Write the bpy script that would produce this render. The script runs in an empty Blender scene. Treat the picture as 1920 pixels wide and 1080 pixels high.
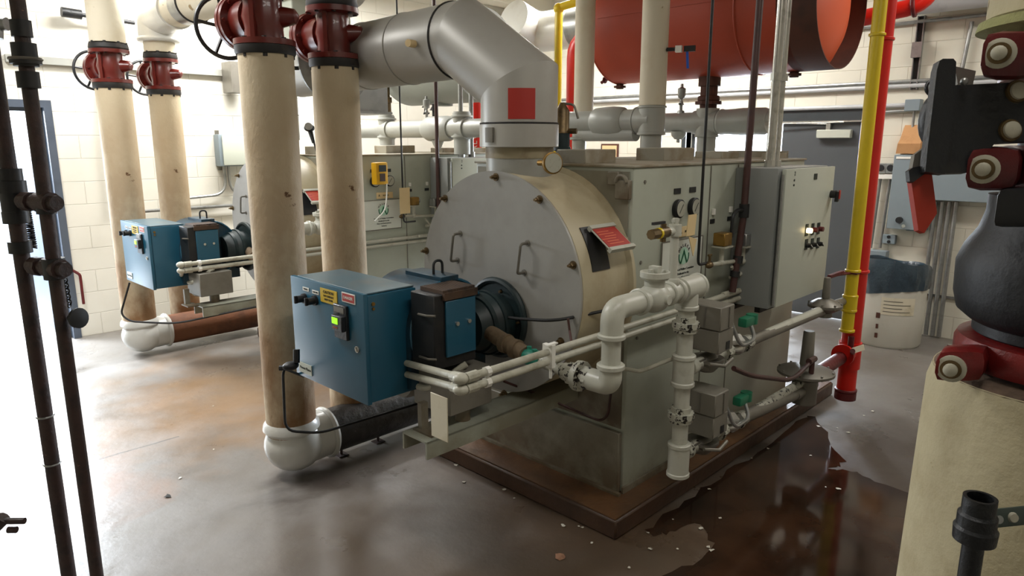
import bpy, bmesh, math, random
from mathutils import Vector as V, Matrix
random.seed(7)
C = bpy.context.scene.collection
PI = math.pi

# ---------------------------------------------------------------- camera
F_PX = 1303.0; CAM = V((0, 0, 1.75))
_p = math.atan(275/1303); _a = math.radians(44.4)
_h = V((math.cos(_a), math.sin(_a), 0)); _z = V((0, 0, 1))
FW = _h*math.cos(_p)-_z*math.sin(_p); RT = V((math.sin(_a), -math.cos(_a), 0)); UP = RT.cross(FW)
cd = bpy.data.cameras.new('camera'); cam = bpy.data.objects.new('camera', cd); C.objects.link(cam)
cd.sensor_width = 36; cd.lens = 36*F_PX/1920; cd.clip_start = .05
cam.matrix_world = Matrix(((RT.x, UP.x, -FW.x, 0), (RT.y, UP.y, -FW.y, 0), (RT.z, UP.z, -FW.z, CAM.z), (0, 0, 0, 1)))
bpy.context.scene.camera = cam

def at(px, py, x=None, y=None, z=None, d=None):
    """survey helper: where the sight line through a photo point meets a world plane"""
    r = FW+RT*((px-960)/F_PX)+UP*((540-py)/F_PX)
    t = d if d is not None else ((x-CAM.x)/r.x if x is not None else (y-CAM.y)/r.y if y is not None else (z-CAM.z)/r.z)
    return CAM+r*t

# ---------------------------------------------------------------- materials
def lin(h):
    h = h.lstrip('#'); o = []
    for i in (0, 2, 4):
        c = int(h[i:i+2], 16)/255
        o.append(c/12.92 if c <= .04045 else ((c+.055)/1.055)**2.4)
    return (*o, 1)

def mat(name, base, dirt=None, amt=.5, scale=4, rough=.5, metal=0, bump=0, bscale=40, stretch=(1, 1, 1),
        chip=None, chips=.35, chscale=25, grad=None, gz=(0, 1), emis=0, coat=0, hard=.12, spec=.5):
    m = bpy.data.materials.new(name); m.use_nodes = True
    N = m.node_tree.nodes; L = m.node_tree.links; b = N['Principled BSDF']
    b.inputs['Roughness'].default_value = rough; b.inputs['Metallic'].default_value = metal
    b.inputs['Specular IOR Level'].default_value = spec
    b.inputs['Coat Weight'].default_value = coat
    tc = N.new('ShaderNodeTexCoord'); mp = N.new('ShaderNodeMapping'); mp.inputs['Scale'].default_value = stretch
    L.new(tc.outputs['Object'], mp.inputs['Vector'])
    rgb = N.new('ShaderNodeRGB'); rgb.outputs[0].default_value = lin(base); cur = rgb.outputs[0]
    def noise(sc, det=6, vec=None):
        n = N.new('ShaderNodeTexNoise'); n.inputs['Scale'].default_value = sc; n.inputs['Detail'].default_value = det
        n.inputs['Roughness'].default_value = .62
        L.new(vec or mp.outputs['Vector'], n.inputs['Vector']); return n.outputs['Fac']
    def ramp(s, a, c):
        r = N.new('ShaderNodeMapRange'); r.inputs['From Min'].default_value = a; r.inputs['From Max'].default_value = c
        L.new(s, r.inputs['Value']); return r.outputs['Result']
    def mix(f, a, c):
        x = N.new('ShaderNodeMix'); x.data_type = 'RGBA'
        L.new(f, x.inputs['Factor']); L.new(a, x.inputs['A'])
        if isinstance(c, str): x.inputs['B'].default_value = lin(c)
        else: L.new(c, x.inputs['B'])
        return x.outputs['Result']
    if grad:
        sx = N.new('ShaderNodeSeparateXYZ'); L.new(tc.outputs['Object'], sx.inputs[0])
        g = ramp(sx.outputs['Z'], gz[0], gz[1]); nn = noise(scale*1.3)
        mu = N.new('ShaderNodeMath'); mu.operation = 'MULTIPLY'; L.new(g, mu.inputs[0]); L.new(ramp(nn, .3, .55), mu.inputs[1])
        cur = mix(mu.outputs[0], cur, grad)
    if dirt:
        cur = mix(ramp(noise(scale), .62-amt*.3, .62-amt*.3+hard*2), cur, dirt)
    if chip:
        cur = mix(ramp(noise(chscale, 9 if chscale < 8 else 3, tc.outputs['Object']), .78-chips*.35, .8-chips*.35), cur, chip)
    L.new(cur, b.inputs['Base Color'])
    if bump:
        bp = N.new('ShaderNodeBump'); bp.inputs['Strength'].default_value = bump; bp.inputs['Distance'].default_value = .01
        L.new(noise(bscale), bp.inputs['Height']); L.new(bp.outputs[0], b.inputs['Normal'])
    if emis:
        b.inputs['Emission Color'].default_value = lin(base); b.inputs['Emission Strength'].default_value = emis
    return m

M = {}
def D(k, *a, **kw): M[k] = mat(k, *a, **kw)
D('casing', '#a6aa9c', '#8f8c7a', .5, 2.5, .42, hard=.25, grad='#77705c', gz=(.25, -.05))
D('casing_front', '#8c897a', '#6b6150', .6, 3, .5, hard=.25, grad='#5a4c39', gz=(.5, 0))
D('casing_top', '#9a9484', '#7a6a50', .6, 5, .6)
D('drum_tan', '#b3a88c', '#8a6f48', .45, 3.2, .5, hard=.2, chip='#6b5334', chips=.1)
D('disc_grey', '#96948e', '#7b7770', .5, 4, .42, hard=.3)
D('silver_paint', '#9a9a94', '#7c7264', .4, 5, .4, metal=.25, hard=.2)
D('flue', '#b0aea8', '#7f7468', .45, 1.8, .42, metal=.3, hard=.3)
D('flue_tan', '#958a70', '#5c4730', .5, 6, .5, metal=.2)
D('blue', '#1f566e', '#1a4356', .3, 3, .32, hard=.3, spec=.6)
D('blue_top', '#4a626c', '#6f675a', .5, 5, .4, hard=.25)
D('blue_dark', '#163a4c', '#20221f', .5, 8, .45)
D('black', '#17181a', '#2c2824', .4, 10, .5)
D('black_paint', '#1d1f22', '#2f2c29', .4, 12, .38, bump=.3, bscale=60)
D('rubber', '#141414', rough=.6)
D('rust_grille', '#4a3626', '#20170f', .5, 14, .7)
D('cream', '#cfc1a4', '#9f7d58', .95, 2.2, .75, hard=.4, bump=.6, bscale=18, chip='#5f4226', chips=.40, chscale=4.2, grad='#7f5c3a', gz=(1.9, .1), stretch=(1, 1, .7))
D('cream_clean', '#d6cdb8', '#c0ae8c', .4, 3, .75, hard=.2, bump=.3, bscale=18, chip='#9a8460', chips=.26, chscale=8)
D('cream_burnt', '#8b6a48', '#4e3725', .6, 4, .8, bump=.5, bscale=18)
D('pvc', '#c9c8c2', '#a49c8c', .35, 5, .28, hard=.3, bump=.25, bscale=9)
D('tar', '#2b2825', '#4a4744', .35, 9, .42, bump=.7, bscale=16, chip='#7d7b76', chips=.16, chscale=18)
D('brown_pipe', '#75492e', '#4a2c1c', .5, 4, .75, bump=.4, bscale=20)
D('valve_red', '#641c14', '#3f130f', .4, 8, .3, hard=.3, spec=.6, coat=.2)
D('wheel_black', '#15171a', rough=.42)
D('flange_dark', '#211f1e', '#3a302a', .4, 20, .6)
D('tank_red', '#a84026', '#8a351f', .4, 1.4, .5, hard=.35, bump=.1)
D('tank_brown', '#4f2a1c', '#2c1a13', .5, 4, .7)
D('tank_orange', '#c05028', rough=.55)
D('tank_grey', '#8c9089', '#777b73', .5, 3, .5, hard=.3)
D('yellow', '#dcc01c', '#c2a416', .3, 5, .38, hard=.3)
D('red', '#cc1c0e', '#a8160c', .3, 5, .32, hard=.3)
D('dark_red', '#5e1416', '#3a0d10', .5, 6, .45, bump=.4, bscale=30)
D('coupling_red', '#7d1412', '#4c1512', .5, 9, .42, bump=.3, bscale=30)
D('handle_red', '#a8301c', '#8a2416', .3, 6, .5)
D('white_pipe', '#b9b9ad', '#918b79', .3, 12, .36, hard=.2, chip='#2a2118', chips=.13, chscale=38)
D('chipped', '#aeada0', '#85806f', .4, 14, .45, chip='#1d1712', chips=.62, chscale=42)
D('conduit_cream', '#b5b3a4', '#8d8874', .4, 14, .4)
D('pewter', '#77736a', '#5d574c', .5, 8, .42, metal=.4, hard=.25)
D('pewter_box', '#7d796f', '#645d51', .5, 9, .5, metal=.15, hard=.25)
D('galv', '#9a9b99', '#7f807e', .5, 12, .35, metal=.7)
D('green', '#1d6f50', '#165a42', .3, 10, .4)
D('dark_green', '#16282a', '#10191a', .5, 10, .5)
D('teal', '#217a66', '#185e50', .3, 10, .45)
D('header', '#9fa09a', '#86806f', .45, 4, .42, metal=.1, hard=.25)
D('rust_pipe', '#3d2a25', '#1f1a19', .5, 14, .55, bump=.4, chip='#6a4a3a', chips=.15)
D('rod_red', '#452824', '#2d201e', .4, 9, .5)
D('steel_bright', '#c3c1ba', '#8c887c', .3, 20, .25, metal=.8)
D('bronze', '#6d5a3c', '#3b2f1f', .5, 20, .4, metal=.6)
D('elec_grey', '#7f8b91', '#727d83', .4, 4, .45, hard=.3)
D('panel_white', '#b8bcaf', '#a9ab9d', .4, 2.5, .38, hard=.3)
D('panel_side', '#8a8d8b', '#7e807c', .4, 3, .42, hard=.3)
D('door_grey', '#4b4f52', '#44484b', .4, 2, .5, hard=.3)
D('door_frame', '#2f3538', '#262b2e', .4, 3, .5)
D('frame_blue', '#4d5664', '#3c4450', .4, 3, .45)
D('ceiling', '#c3beb0', '#b1ab9b', .3, 2, .8, hard=.3)
D('pad', '#4b3424', '#21160f', .62, 3, .45, hard=.2, bump=.5, bscale=14, chip='#8a5a30', chips=.08, chscale=6)
D('pad_top', '#6a4a2f', '#2c1f16', .8, 3.6, .38, hard=.2, bump=.4, bscale=14)
D('white', '#e4e2da', rough=.5)
D('sign_white', '#d9dcd2', rough=.4)
D('ink', '#1c2620', rough=.6)
D('ink_green', '#14603f', rough=.5)
D('pale_green', '#b5dcc4', rough=.5)
D('ink_red', '#a82c22', rough=.5)
D('ink_orange', '#d0694a', rough=.5)
D('label_yellow', '#c8a820', rough=.5)
D('brass', '#8a6a30', '#5a431e', .4, 20, .4, metal=.6)
D('manila', '#d8bf90', '#c9ac7a', .3, 8, .8)
D('bag_paper', '#b88a5c', '#a3764a', .5, 7, .8, bump=.5, bscale=14)
D('paper', '#d6ceb8', '#b8ab8c', .4, 7, .8)
D('dial', '#a5a496', '#6f6d62', .3, 20, .3)
D('lcd', '#9be31a', emis=.9)
D('lamp_amber', '#ffe0a0', emis=6)
D('lamp_red', '#ff3a3a', emis=3)
D('bin_plastic', '#c9c6bb', '#b7b1a2', .4, 4, .45, hard=.25, chip='#6b4a38', chips=.06, chscale=7)
D('bag_plastic', '#33424d', '#26323b', .4, 9, .22, bump=.9, bscale=9)
D('bag_grey', '#55646e', rough=.3, bump=.6, bscale=12)
D('insul_big', '#b9ae8e', '#9b8a66', .5, 9, .85, hard=.25, bump=.5, bscale=16, chip='#7b6a4c', chips=.12, chscale=16)
D('insul_top', '#6b5848', '#3e3128', .6, 12, .9, bump=.8, bscale=14)
D('insul_edge', '#8d8c5a', '#5f5a3a', .5, 10, .85, bump=.6)
D('bolt_cream', '#b9b5a2', '#7d735e', .4, 30, .5)
D('cover_black', '#0c0e13', '#15181f', .4, 5, .55, bump=.6, bscale=7)
D('strap_green', '#3c4a44', '#2a322e', .4, 12, .5)
D('leaf', '#9a7258', '#7a5640', .5, 30, .8)
D('debris', '#cfcabc', rough=.7)
D('dark_debris', '#17130f', rough=.8)
D('yellow_case', '#d9a400', '#c09000', .3, 10, .45)
D('foliage', '#3f7a3a', '#6fae5a', .5, 3, .7)
D('bark', '#4a3a2a', rough=.9)
D('asphalt', '#b0b2b4', rough=.9)
D('blue_tape', '#1c55b8', rough=.5)
D('insulation_wrap', '#6f5e48', '#453626', .6, 9, .8, bump=.8, bscale=12)
D('wall_pipe', '#b5b7b8', '#9a9da0', .4, 6, .4)
D('skyblue', '#8fb4d8', rough=.5)

def wall_mat(name, ax, base='#dedbd0', dirt='#cfc9ba'):
    m = mat(name, base, dirt, .4, 1.6, .62, hard=.3)
    N = m.node_tree.nodes; L = m.node_tree.links; b = N['Principled BSDF']
    tc = N.new('ShaderNodeTexCoord'); s = N.new('ShaderNodeSeparateXYZ'); c = N.new('ShaderNodeCombineXYZ')
    L.new(tc.outputs['Object'], s.inputs[0]); L.new(s.outputs[ax], c.inputs['X']); L.new(s.outputs['Z'], c.inputs['Y'])
    br = N.new('ShaderNodeTexBrick'); L.new(c.outputs[0], br.inputs['Vector'])
    for k, v in (('Scale', 1), ('Brick Width', .4), ('Row Height', .2), ('Mortar Size', .004), ('Mortar Smooth', .6)): br.inputs[k].default_value = v
    old = b.inputs['Base Color'].links[0].from_socket
    x = N.new('ShaderNodeMix'); x.data_type = 'RGBA'; x.inputs['B'].default_value = lin('#a39a86')
    mr = N.new('ShaderNodeMath'); mr.operation = 'MULTIPLY'; mr.inputs[1].default_value = .28
    L.new(br.outputs['Fac'], mr.inputs[0]); L.new(mr.outputs[0], x.inputs['Factor']); L.new(old, x.inputs['A']); L.new(x.outputs['Result'], b.inputs['Base Color'])
    bp = N.new('ShaderNodeBump'); bp.inputs['Strength'].default_value = .6; bp.inputs['Distance'].default_value = .006; bp.invert = True
    L.new(br.outputs['Fac'], bp.inputs['Height']); L.new(bp.outputs[0], b.inputs['Normal'])
    return m
M['wall_x'] = wall_mat('block_wall_x', 'X'); M['wall_y'] = wall_mat('block_wall_y', 'Y', '#d3cfc0', '#c4bda9')

def floor_mat():
    m = bpy.data.materials.new('concrete_floor'); m.use_nodes = True
    N = m.node_tree.nodes; L = m.node_tree.links; b = N['Principled BSDF']
    tc = N.new('ShaderNodeTexCoord'); O = tc.outputs['Object']
    def noise(sc, det=7, dist=0):
        n = N.new('ShaderNodeTexNoise'); n.inputs['Scale'].default_value = sc; n.inputs['Detail'].default_value = det; n.inputs['Distortion'].default_value = dist
        n.inputs['Roughness'].default_value = .6; L.new(O, n.inputs['Vector']); return n.outputs['Fac']
    def rg(s, a, c, lo=0, hi=1):
        r = N.new('ShaderNodeMapRange'); L.new(s, r.inputs['Value'])
        for k, v in (('From Min', a), ('From Max', c), ('To Min', lo), ('To Max', hi)): r.inputs[k].default_value = v
        return r.outputs['Result']
    def mth(op, a, c=None):
        x = N.new('ShaderNodeMath'); x.operation = op
        for i, q in enumerate((a, c)):
            if q is None: continue
            if isinstance(q, (int, float)): x.inputs[i].default_value = q
            else: L.new(q, x.inputs[i])
        return x.outputs[0]
    def mix(f, a, c):
        x = N.new('ShaderNodeMix'); x.data_type = 'RGBA'; L.new(f, x.inputs['Factor'])
        for k, q in (('A', a), ('B', c)):
            if isinstance(q, str): x.inputs[k].default_value = lin(q)
            else: L.new(q, x.inputs[k])
        return x.outputs['Result']
    s = N.new('ShaderNodeSeparateXYZ'); L.new(O, s.inputs[0]); X, Y = s.outputs['X'], s.outputs['Y']
    col = mix(rg(noise(.9, 6), .4, .62), '#827e7a', '#6b645c')
    # brown rust wash near the boiler pads, plus darker floor areas (by distance)
    def blob(cx, cy, r0, r1):
        dx = mth('SUBTRACT', X, cx); dy = mth('SUBTRACT', Y, cy)
        d = mth('SQRT', mth('ADD', mth('MULTIPLY', dx, dx), mth('MULTIPLY', dy, dy)))
        d = mth('ADD', d, rg(noise(1.7, 6, .4), .3, .7, -.45, .45))
        return rg(d, r1, r0)
    col = mix(mth('MULTIPLY', blob(2.3, 1.9, .3, 1.5), .85), col, '#5d452f')
    col = mix(mth('MULTIPLY', blob(2.0, 4.6, .3, 1.3), .8), col, '#8a6a48')
    col = mix(mth('MULTIPLY', blob(1.35, 1.9, .5, 1.5), .75), col, '#4b4136')  # front floor darkened in the colour, boiler shade included
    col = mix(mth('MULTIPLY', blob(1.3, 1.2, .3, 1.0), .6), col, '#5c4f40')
    col = mix(mth('MULTIPLY', blob(.6, 3.9, .0, .55), .6), col, '#8d6c5a')
    col = mix(mth('MULTIPLY', blob(1.55, 3.05, .0, .3), .55), col, '#3c3431')
    col = mix(mth('MULTIPLY', blob(3.9, .9, .3, 1.2), .8), col, '#43352a')
    col = mix(rg(noise(26, 4), .66, .74, 0, .35), col, '#3a2f28')
    # saw-cut joints
    for (P, c0) in ((X, .61), (Y, 4.195)):
        l = rg(mth('ABSOLUTE', mth('SUBTRACT', mth('ADD', P, rg(noise(5), 0, 1, -.02, .02)), c0)), .012, .004)
        Q, lim = (Y, 5.2) if P is X else (X, 1.4)
        l = mth('MULTIPLY', l, mth('LESS_THAN', Q, lim)); col = mix(mth('MULTIPLY', l, .75), col, '#3b3129')
    L.new(col, b.inputs['Base Color'])
    L.new(rg(noise(2.2, 6), .35, .68, .26, .55), b.inputs['Roughness'])
    bp = N.new('ShaderNodeBump'); bp.inputs['Strength'].default_value = .25; bp.inputs['Distance'].default_value = .01
    L.new(noise(9, 8), bp.inputs['Height']); L.new(bp.outputs[0], b.inputs['Normal'])
    return m
M['floor'] = floor_mat()

def water_mat():
    m = bpy.data.materials.new('dirty_water'); m.use_nodes = True; b = m.node_tree.nodes['Principled BSDF']
    N = m.node_tree.nodes; L = m.node_tree.links
    tc = N.new('ShaderNodeTexCoord'); n = N.new('ShaderNodeTexNoise'); n.inputs['Scale'].default_value = 2.5; n.inputs['Detail'].default_value = 6
    L.new(tc.outputs['Object'], n.inputs['Vector']); r = N.new('ShaderNodeValToRGB'); L.new(n.outputs['Fac'], r.inputs[0])
    r.color_ramp.elements[0].color = lin('#1f130c'); r.color_ramp.elements[0].position = .35
    r.color_ramp.elements[1].color = lin('#432d1f'); r.color_ramp.elements[1].position = .65
    L.new(r.outputs[0], b.inputs['Base Color']); b.inputs['Roughness'].default_value = .04; b.inputs['IOR'].default_value = 1.33
    b.inputs['Roughness'].default_value = .09
    return m
M['water'] = water_mat()

# ---------------------------------------------------------------- mesh builder
def frame(ax):
    ax = V(ax).normalized(); u = ax.orthogonal().normalized()
    if abs(ax.z) > .9: u = V((1, 0, 0)); u = (u-ax*u.dot(ax)).normalized()
    else: u = V((0, 0, 1)).cross(ax).normalized()
    return u, ax.cross(u)

class MB:
    def __init__(s): s.b = bmesh.new()
    def box(s, lo, hi, bev=0, rot=0, segs=1):
        lo, hi = V(lo), V(hi); c = (lo+hi)/2; d = hi-lo
        r = bmesh.ops.create_cube(s.b, size=1, matrix=Matrix.Translation(c) @ Matrix.Rotation(rot, 4, 'Z') @ Matrix.Diagonal((abs(d.x), abs(d.y), abs(d.z), 1)))
        if bev:
            es = list({e for v in r['verts'] for e in v.link_edges})
            bmesh.ops.bevel(s.b, geom=es, offset=bev, segments=segs, affect='EDGES', profile=.6)
        return s
    def obox(s, o, u, v, w, du, dv, dw, bev=0):
        """box centred at o with axes u,v,w"""
        mt = Matrix.Identity(4)
        for i, (a, l) in enumerate(((u, du), (v, dv), (w, dw))):
            a = V(a).normalized()*l
            for j in range(3): mt[j][i] = a[j]
        for j in range(3): mt[j][3] = o[j]
        r = bmesh.ops.create_cube(s.b, size=1, matrix=mt)
        if bev:
            es = list({e for q in r['verts'] for e in q.link_edges})
            bmesh.ops.bevel(s.b, geom=es, offset=bev, segments=2, affect='EDGES', profile=.6)
        return s
    def ring(s, c, u, v, r, n, ph=0):
        return [s.b.verts.new(V(c)+u*(r*math.cos(2*PI*i/n+ph))+v*(r*math.sin(2*PI*i/n+ph))) for i in range(n)]
    def skin(s, rings, cap=(True, True), close=False):
        n = len(rings[0]); R = rings+[rings[0]] if close else rings
        for a, b in zip(R, R[1:]):
            for i in range(n): s.b.faces.new((a[i], a[(i+1) % n], b[(i+1) % n], b[i]))
        if not close:
            if cap[0]: s.b.faces.new(rings[0][::-1])
            if cap[1]: s.b.faces.new(rings[-1])
    def cyl(s, p0, p1, r, r2=None, n=24, cap=True, ph=0):
        p0, p1 = V(p0), V(p1); u, v = frame(p1-p0)
        s.skin([s.ring(p0, u, v, r, n, ph), s.ring(p1, u, v, r if r2 is None else r2, n, ph)], (cap, cap)); return s
    def lathe(s, prof, o, ax=(0, 0, 1), n=28, cap=(True, True)):
        o = V(o); a = V(ax).normalized(); u, v = frame(a)
        s.skin([s.ring(o+a*h, u, v, max(r, .0005), n) for r, h in prof], cap); return s
    def sph(s, c, r, sc=(1, 1, 1), n=20):
        bmesh.ops.create_uvsphere(s.b, u_segments=n, v_segments=n//2, radius=r, matrix=Matrix.Translation(V(c)) @ Matrix.Diagonal((*sc, 1))); return s
    def tor(s, c, ax, R, r, n=36, k=10, a0=0, a1=2*PI):
        c = V(c); a = V(ax).normalized(); u, v = frame(a); full = abs(a1-a0-2*PI) < 1e-6
        rs = []
        for i in range(n if full else n+1):
            t = a0+(a1-a0)*i/n; d = u*math.cos(t)+v*math.sin(t); rs.append(s.ring(c+d*R, d, a, r, k))
        s.skin(rs, close=full); return s
    def path(s, pts, r, n=12, bend=0, bn=5, cap=True, radii=None):
        P = [V(p) for p in pts]
        if bend:
            Q = [P[0]]
            for i in range(1, len(P)-1):
                a, b, c = P[i-1], P[i], P[i+1]; la, lc = (a-b).length, (c-b).length; k = min(bend, la*.49, lc*.49)
                p, q = b+(a-b).normalized()*k, b+(c-b).normalized()*k
                for j in range(bn+1):
                    t = j/bn; Q.append(p*(1-t)**2+b*2*t*(1-t)+q*t*t)
            Q.append(P[-1]); P = Q
        d = (P[1]-P[0]).normalized(); u, v = frame(d); rr = radii or [r]*len(P)
        base = [u*math.cos(2*PI*i/n)+v*math.sin(2*PI*i/n) for i in range(n)]
        rings = []; offs = [q*rr[0] for q in base]; rings.append([s.b.verts.new(P[0]+o) for o in offs])
        for i in range(1, len(P)):
            seg = (P[i]-P[i-1]).normalized()
            nx = (P[i+1]-P[i]).normalized() if i < len(P)-1 else seg
            nrm = (seg+nx).normalized()
            new = [o-seg*(o.dot(nrm)/seg.dot(nrm)) for o in offs]
            k = rr[i]/rr[i-1]; new = [o*k for o in new]
            rings.append([s.b.verts.new(P[i]+o) for o in new]); offs = new
        s.skin(rings, (cap, cap)); return s
    def prism(s, pts, o, u, v, d):
        o, u, v = V(o), V(u).normalized(), V(v).normalized(); w = u.cross(v)
        a = [s.b.verts.new(o+u*x+v*y) for x, y in pts]; b = [s.b.verts.new(o+u*x+v*y+w*d) for x, y in pts]
        n = len(pts); s.b.faces.new(a[::-1]); s.b.faces.new(b)
        for i in range(n): s.b.faces.new((a[i], a[(i+1) % n], b[(i+1) % n], b[i]))
        return s
    def hexn(s, c, ax, r, h, n=6):
        c = V(c); a = V(ax).normalized(); return s.cyl(c-a*h/2, c+a*h/2, r, n=n)
    def build(s, name, m, parent=None, base=None):
        b = s.b; bmesh.ops.recalc_face_normals(b, faces=b.faces)
        for f in b.faces: f.smooth = True
        for e in b.edges:
            if len(e.link_faces) == 2 and e.calc_face_angle(0) > .62: e.smooth = False
        vs = [v.co for v in b.verts]
        lo = V(min(v[i] for v in vs) for i in range(3)); hi = V(max(v[i] for v in vs) for i in range(3))
        o = V(base) if base is not None else V(((lo.x+hi.x)/2, (lo.y+hi.y)/2, lo.z))
        bmesh.ops.translate(b, vec=-o, verts=b.verts)
        me = bpy.data.meshes.new(name); b.to_mesh(me); b.free()
        me.materials.append(M[m] if isinstance(m, str) else m)
        ob = bpy.data.objects.new(name, me); C.objects.link(ob)
        if parent:
            w = V((0, 0, 0)); p = parent
            while p: w += p.location; p = p.parent
            ob.parent = parent; ob.location = o-w
        else: ob.location = o
        return ob

def tag(o, label, cat, group=None, kind=None):
    if label: o['label'] = label
    if cat: o['category'] = cat
    if group: o['group'] = group
    if kind: o['kind'] = kind
    return o
def thing(name, label, cat, loc, group=None):
    o = bpy.data.objects.new(name, None); C.objects.link(o); o.location = V(loc); o.empty_display_size = .05
    return tag(o, label, cat, group)
def struct(mb, name, m): o = mb.build(name, m, base=(0, 0, 0)); o['kind'] = 'structure'; return o
def copy_tree(o, parent=None, delta=None):
    c = o.copy(); C.objects.link(c); c.parent = parent
    if delta is not None: c.location = o.location+V(delta)
    for ch in list(o.children): copy_tree(ch, c)
    return c
def text(s, size, m, parent, o, u, v, align='CENTER', name='lettering', depth=.0006, sx=1.0):
    cu = bpy.data.curves.new('t', 'FONT'); cu.body = s; cu.size = size; cu.align_x = align; cu.align_y = 'CENTER'; cu.extrude = depth; cu.resolution_u = 2
    to = bpy.data.objects.new('t', cu); C.objects.link(to); bpy.context.view_layer.update()
    me = bpy.data.meshes.new_from_object(to.evaluated_get(bpy.context.evaluated_depsgraph_get()))
    bpy.data.objects.remove(to); bpy.data.curves.remove(cu)
    u = V(u).normalized(); v = V(v).normalized(); w = u.cross(v)
    mb = MB(); mb.b.from_mesh(me); bpy.data.meshes.remove(me)
    for q in mb.b.verts: c = q.co.copy(); q.co = V(o)+u*c.x*sx+v*c.y+w*c.z
    return mb.build(name, m, parent)
NX, NY, Z = V((-1, 0, 0)), V((0, -1, 0)), V((0, 0, 1)); PX, PY = V((1, 0, 0)), V((0, 1, 0))

# ---------------------------------------------------------------- room
YL, XR, HC = 7.1, 7.1, 3.52
struct(MB().box((-2.6, -3.1, -.12), (XR+.15, YL+.15, 0)), 'floor', 'floor')
struct(MB().box((-2.6, -3.1, HC), (XR+.15, YL+.15, HC+.15)), 'ceiling', 'ceiling')
w = MB(); DX0, DX1, DH = .45, 1.56, 2.04
w.box((-2.6, YL, 0), (DX0, YL+.2, HC)).box((DX1, YL, 0), (XR+.2, YL+.2, HC)).box((DX0, YL, DH), (DX1, YL+.2, HC))
struct(w, 'wall_left', 'wall_x')
w = MB(); E0, E1, EH = 2.28, 4.2, 2.0
w.box((XR, -3.1, 0), (XR+.2, E0, HC)).box((XR, E1, 0), (XR+.2, YL, HC)).box((XR, E0, EH), (XR+.2, E1, HC))
struct(w, 'wall_right', 'wall_y')
struct(MB().box((-2.75, -3.1, 0), (-2.6, YL, HC)), 'wall_front', 'wall_y')
struct(MB().box((-2.6, -3.25, 0), (XR, -3.1, HC)), 'wall_rear', 'wall_x')
struct(MB().box((-12, YL+.2, -.15), (16, 30, -.02)), 'ground_outside', 'asphalt')
struct(MB().box((XR+.2, -10, -.15), (26, YL+.2, -.02)), 'ground_outside', 'asphalt')
# ceiling beam seen top centre
struct(MB().box((-2.6, 6.2, HC-.16), (XR, 6.42, HC)), 'trim_1', 'ceiling')
# left door: frame, leaf swung outwards
d = MB(); d.box((DX1, YL-.03, 0), (DX1+.06, YL+.2, DH+.05)).box((DX0-.05, YL-.03, 0), (DX0, YL+.2, DH+.05)).box((DX0, YL-.03, DH-.01), (DX1, YL+.2, DH+.05))
d.box((DX1-.03, YL+.05, 0), (DX1, YL+.1, DH)).box((DX0, YL+.05, DH-.04), (DX1, YL+.1, DH))
door1 = struct(d, 'door_1', 'frame_blue')
lf = MB(); lf.box((DX1-.05, YL+.22, .02), (DX1-.005, YL+1.1, DH-.03), .004)
lf.build('door_leaf', 'frame_blue', door1)
# right double door: dark header, closed leaf with closer, other leaf open
d = MB(); d.box((XR-.02, E0-.05, 0), (XR+.1, E0, EH+.06)).box((XR-.02, E1, 0), (XR+.1, E1+.05, EH+.06)).box((XR-.02, E0, EH-.06), (XR+.1, E1, EH+.06))
door2 = struct(d, 'door_2', 'door_frame')
ED = 3.1
MB().box((XR+.0, E0, .01), (XR+.045, ED, EH-.065), .003).build('door_leaf', 'door_grey', door2)
MB().box((XR+.12, E1-.04, .01), (XR+1.0, E1, EH-.065), .003).build('door_leaf', 'door_grey', door2)
cl = MB().box((XR-.06, 2.42, 1.78), (XR, 2.74, 1.86), .006).build('door_closer', 'panel_white', door2)
MB().box((XR-.04, 2.62, 1.86), (XR-.015, 2.66, 1.92)).path([(XR-.03, 2.64, 1.915), (XR-.05, 2.95, 1.925), (XR-.03, 2.5, 1.93)], .008, 8).build('closer_arm', 'steel_bright', cl)
MB().box((XR-.03, E0, 1.93), (XR-.015, ED+.6, 1.945)).build('drip_strip', 'steel_bright', door2)

# outdoors
def tree(x, y, h, label, n=900, rad=1.5):
    t = thing('tree', label, 'tree', (x, y, -.02), 'trees outside the open door')
    MB().path([(x, y, -.02), (x+.1, y, h*.4), (x-.1, y+.1, h*.8)], .16, 10, radii=[.18, .13, .06]).build('trunk', 'bark', t)
    mb = MB()
    for i in range(n):
        a, b, r = random.uniform(0, 2*PI), random.uniform(-1, 1), rad*random.random()**.4
        c = V((x+r*math.cos(a)*math.sqrt(1-b*b), y+r*math.sin(a)*math.sqrt(1-b*b), h*.75+r*b*.9))
        u = V((random.uniform(-1, 1), random.uniform(-1, 1), random.uniform(-1, 1))).normalized(); v = u.orthogonal().normalized(); s = random.uniform(.06, .13)
        mb.b.faces.new([mb.b.verts.new(c+u*s), mb.b.verts.new(c+v*s*.5), mb.b.verts.new(c-u*s), mb.b.verts.new(c-v*s*.5)])
    mb.build('foliage', 'foliage', t)
tree(.6, 15.5, 4.2, 'green leafy tree seen at the top of the open left doorway')

# ---------------------------------------------------------------- pads
def pad(lo, hi, label):
    t = thing('equipment_pad', label, 'concrete pad', ((lo[0]+hi[0])/2, (lo[1]+hi[1])/2, 0), None)
    MB().box((lo[0], lo[1], 0), (hi[0], hi[1], .092), .008).build('curb', 'pad', t)
    MB().box((lo[0]+.012, lo[1]+.012, .0925), (hi[0]-.012, hi[1]-.012, .098)).build('surface', 'pad_top', t)
    return t
pad((2.33, 1.635), (4.9, 2.95), 'wet brown concrete pad under the near boiler')
pad((2.75, 4.65), (5.3, 5.95), 'low concrete pad under the far boiler')

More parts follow.
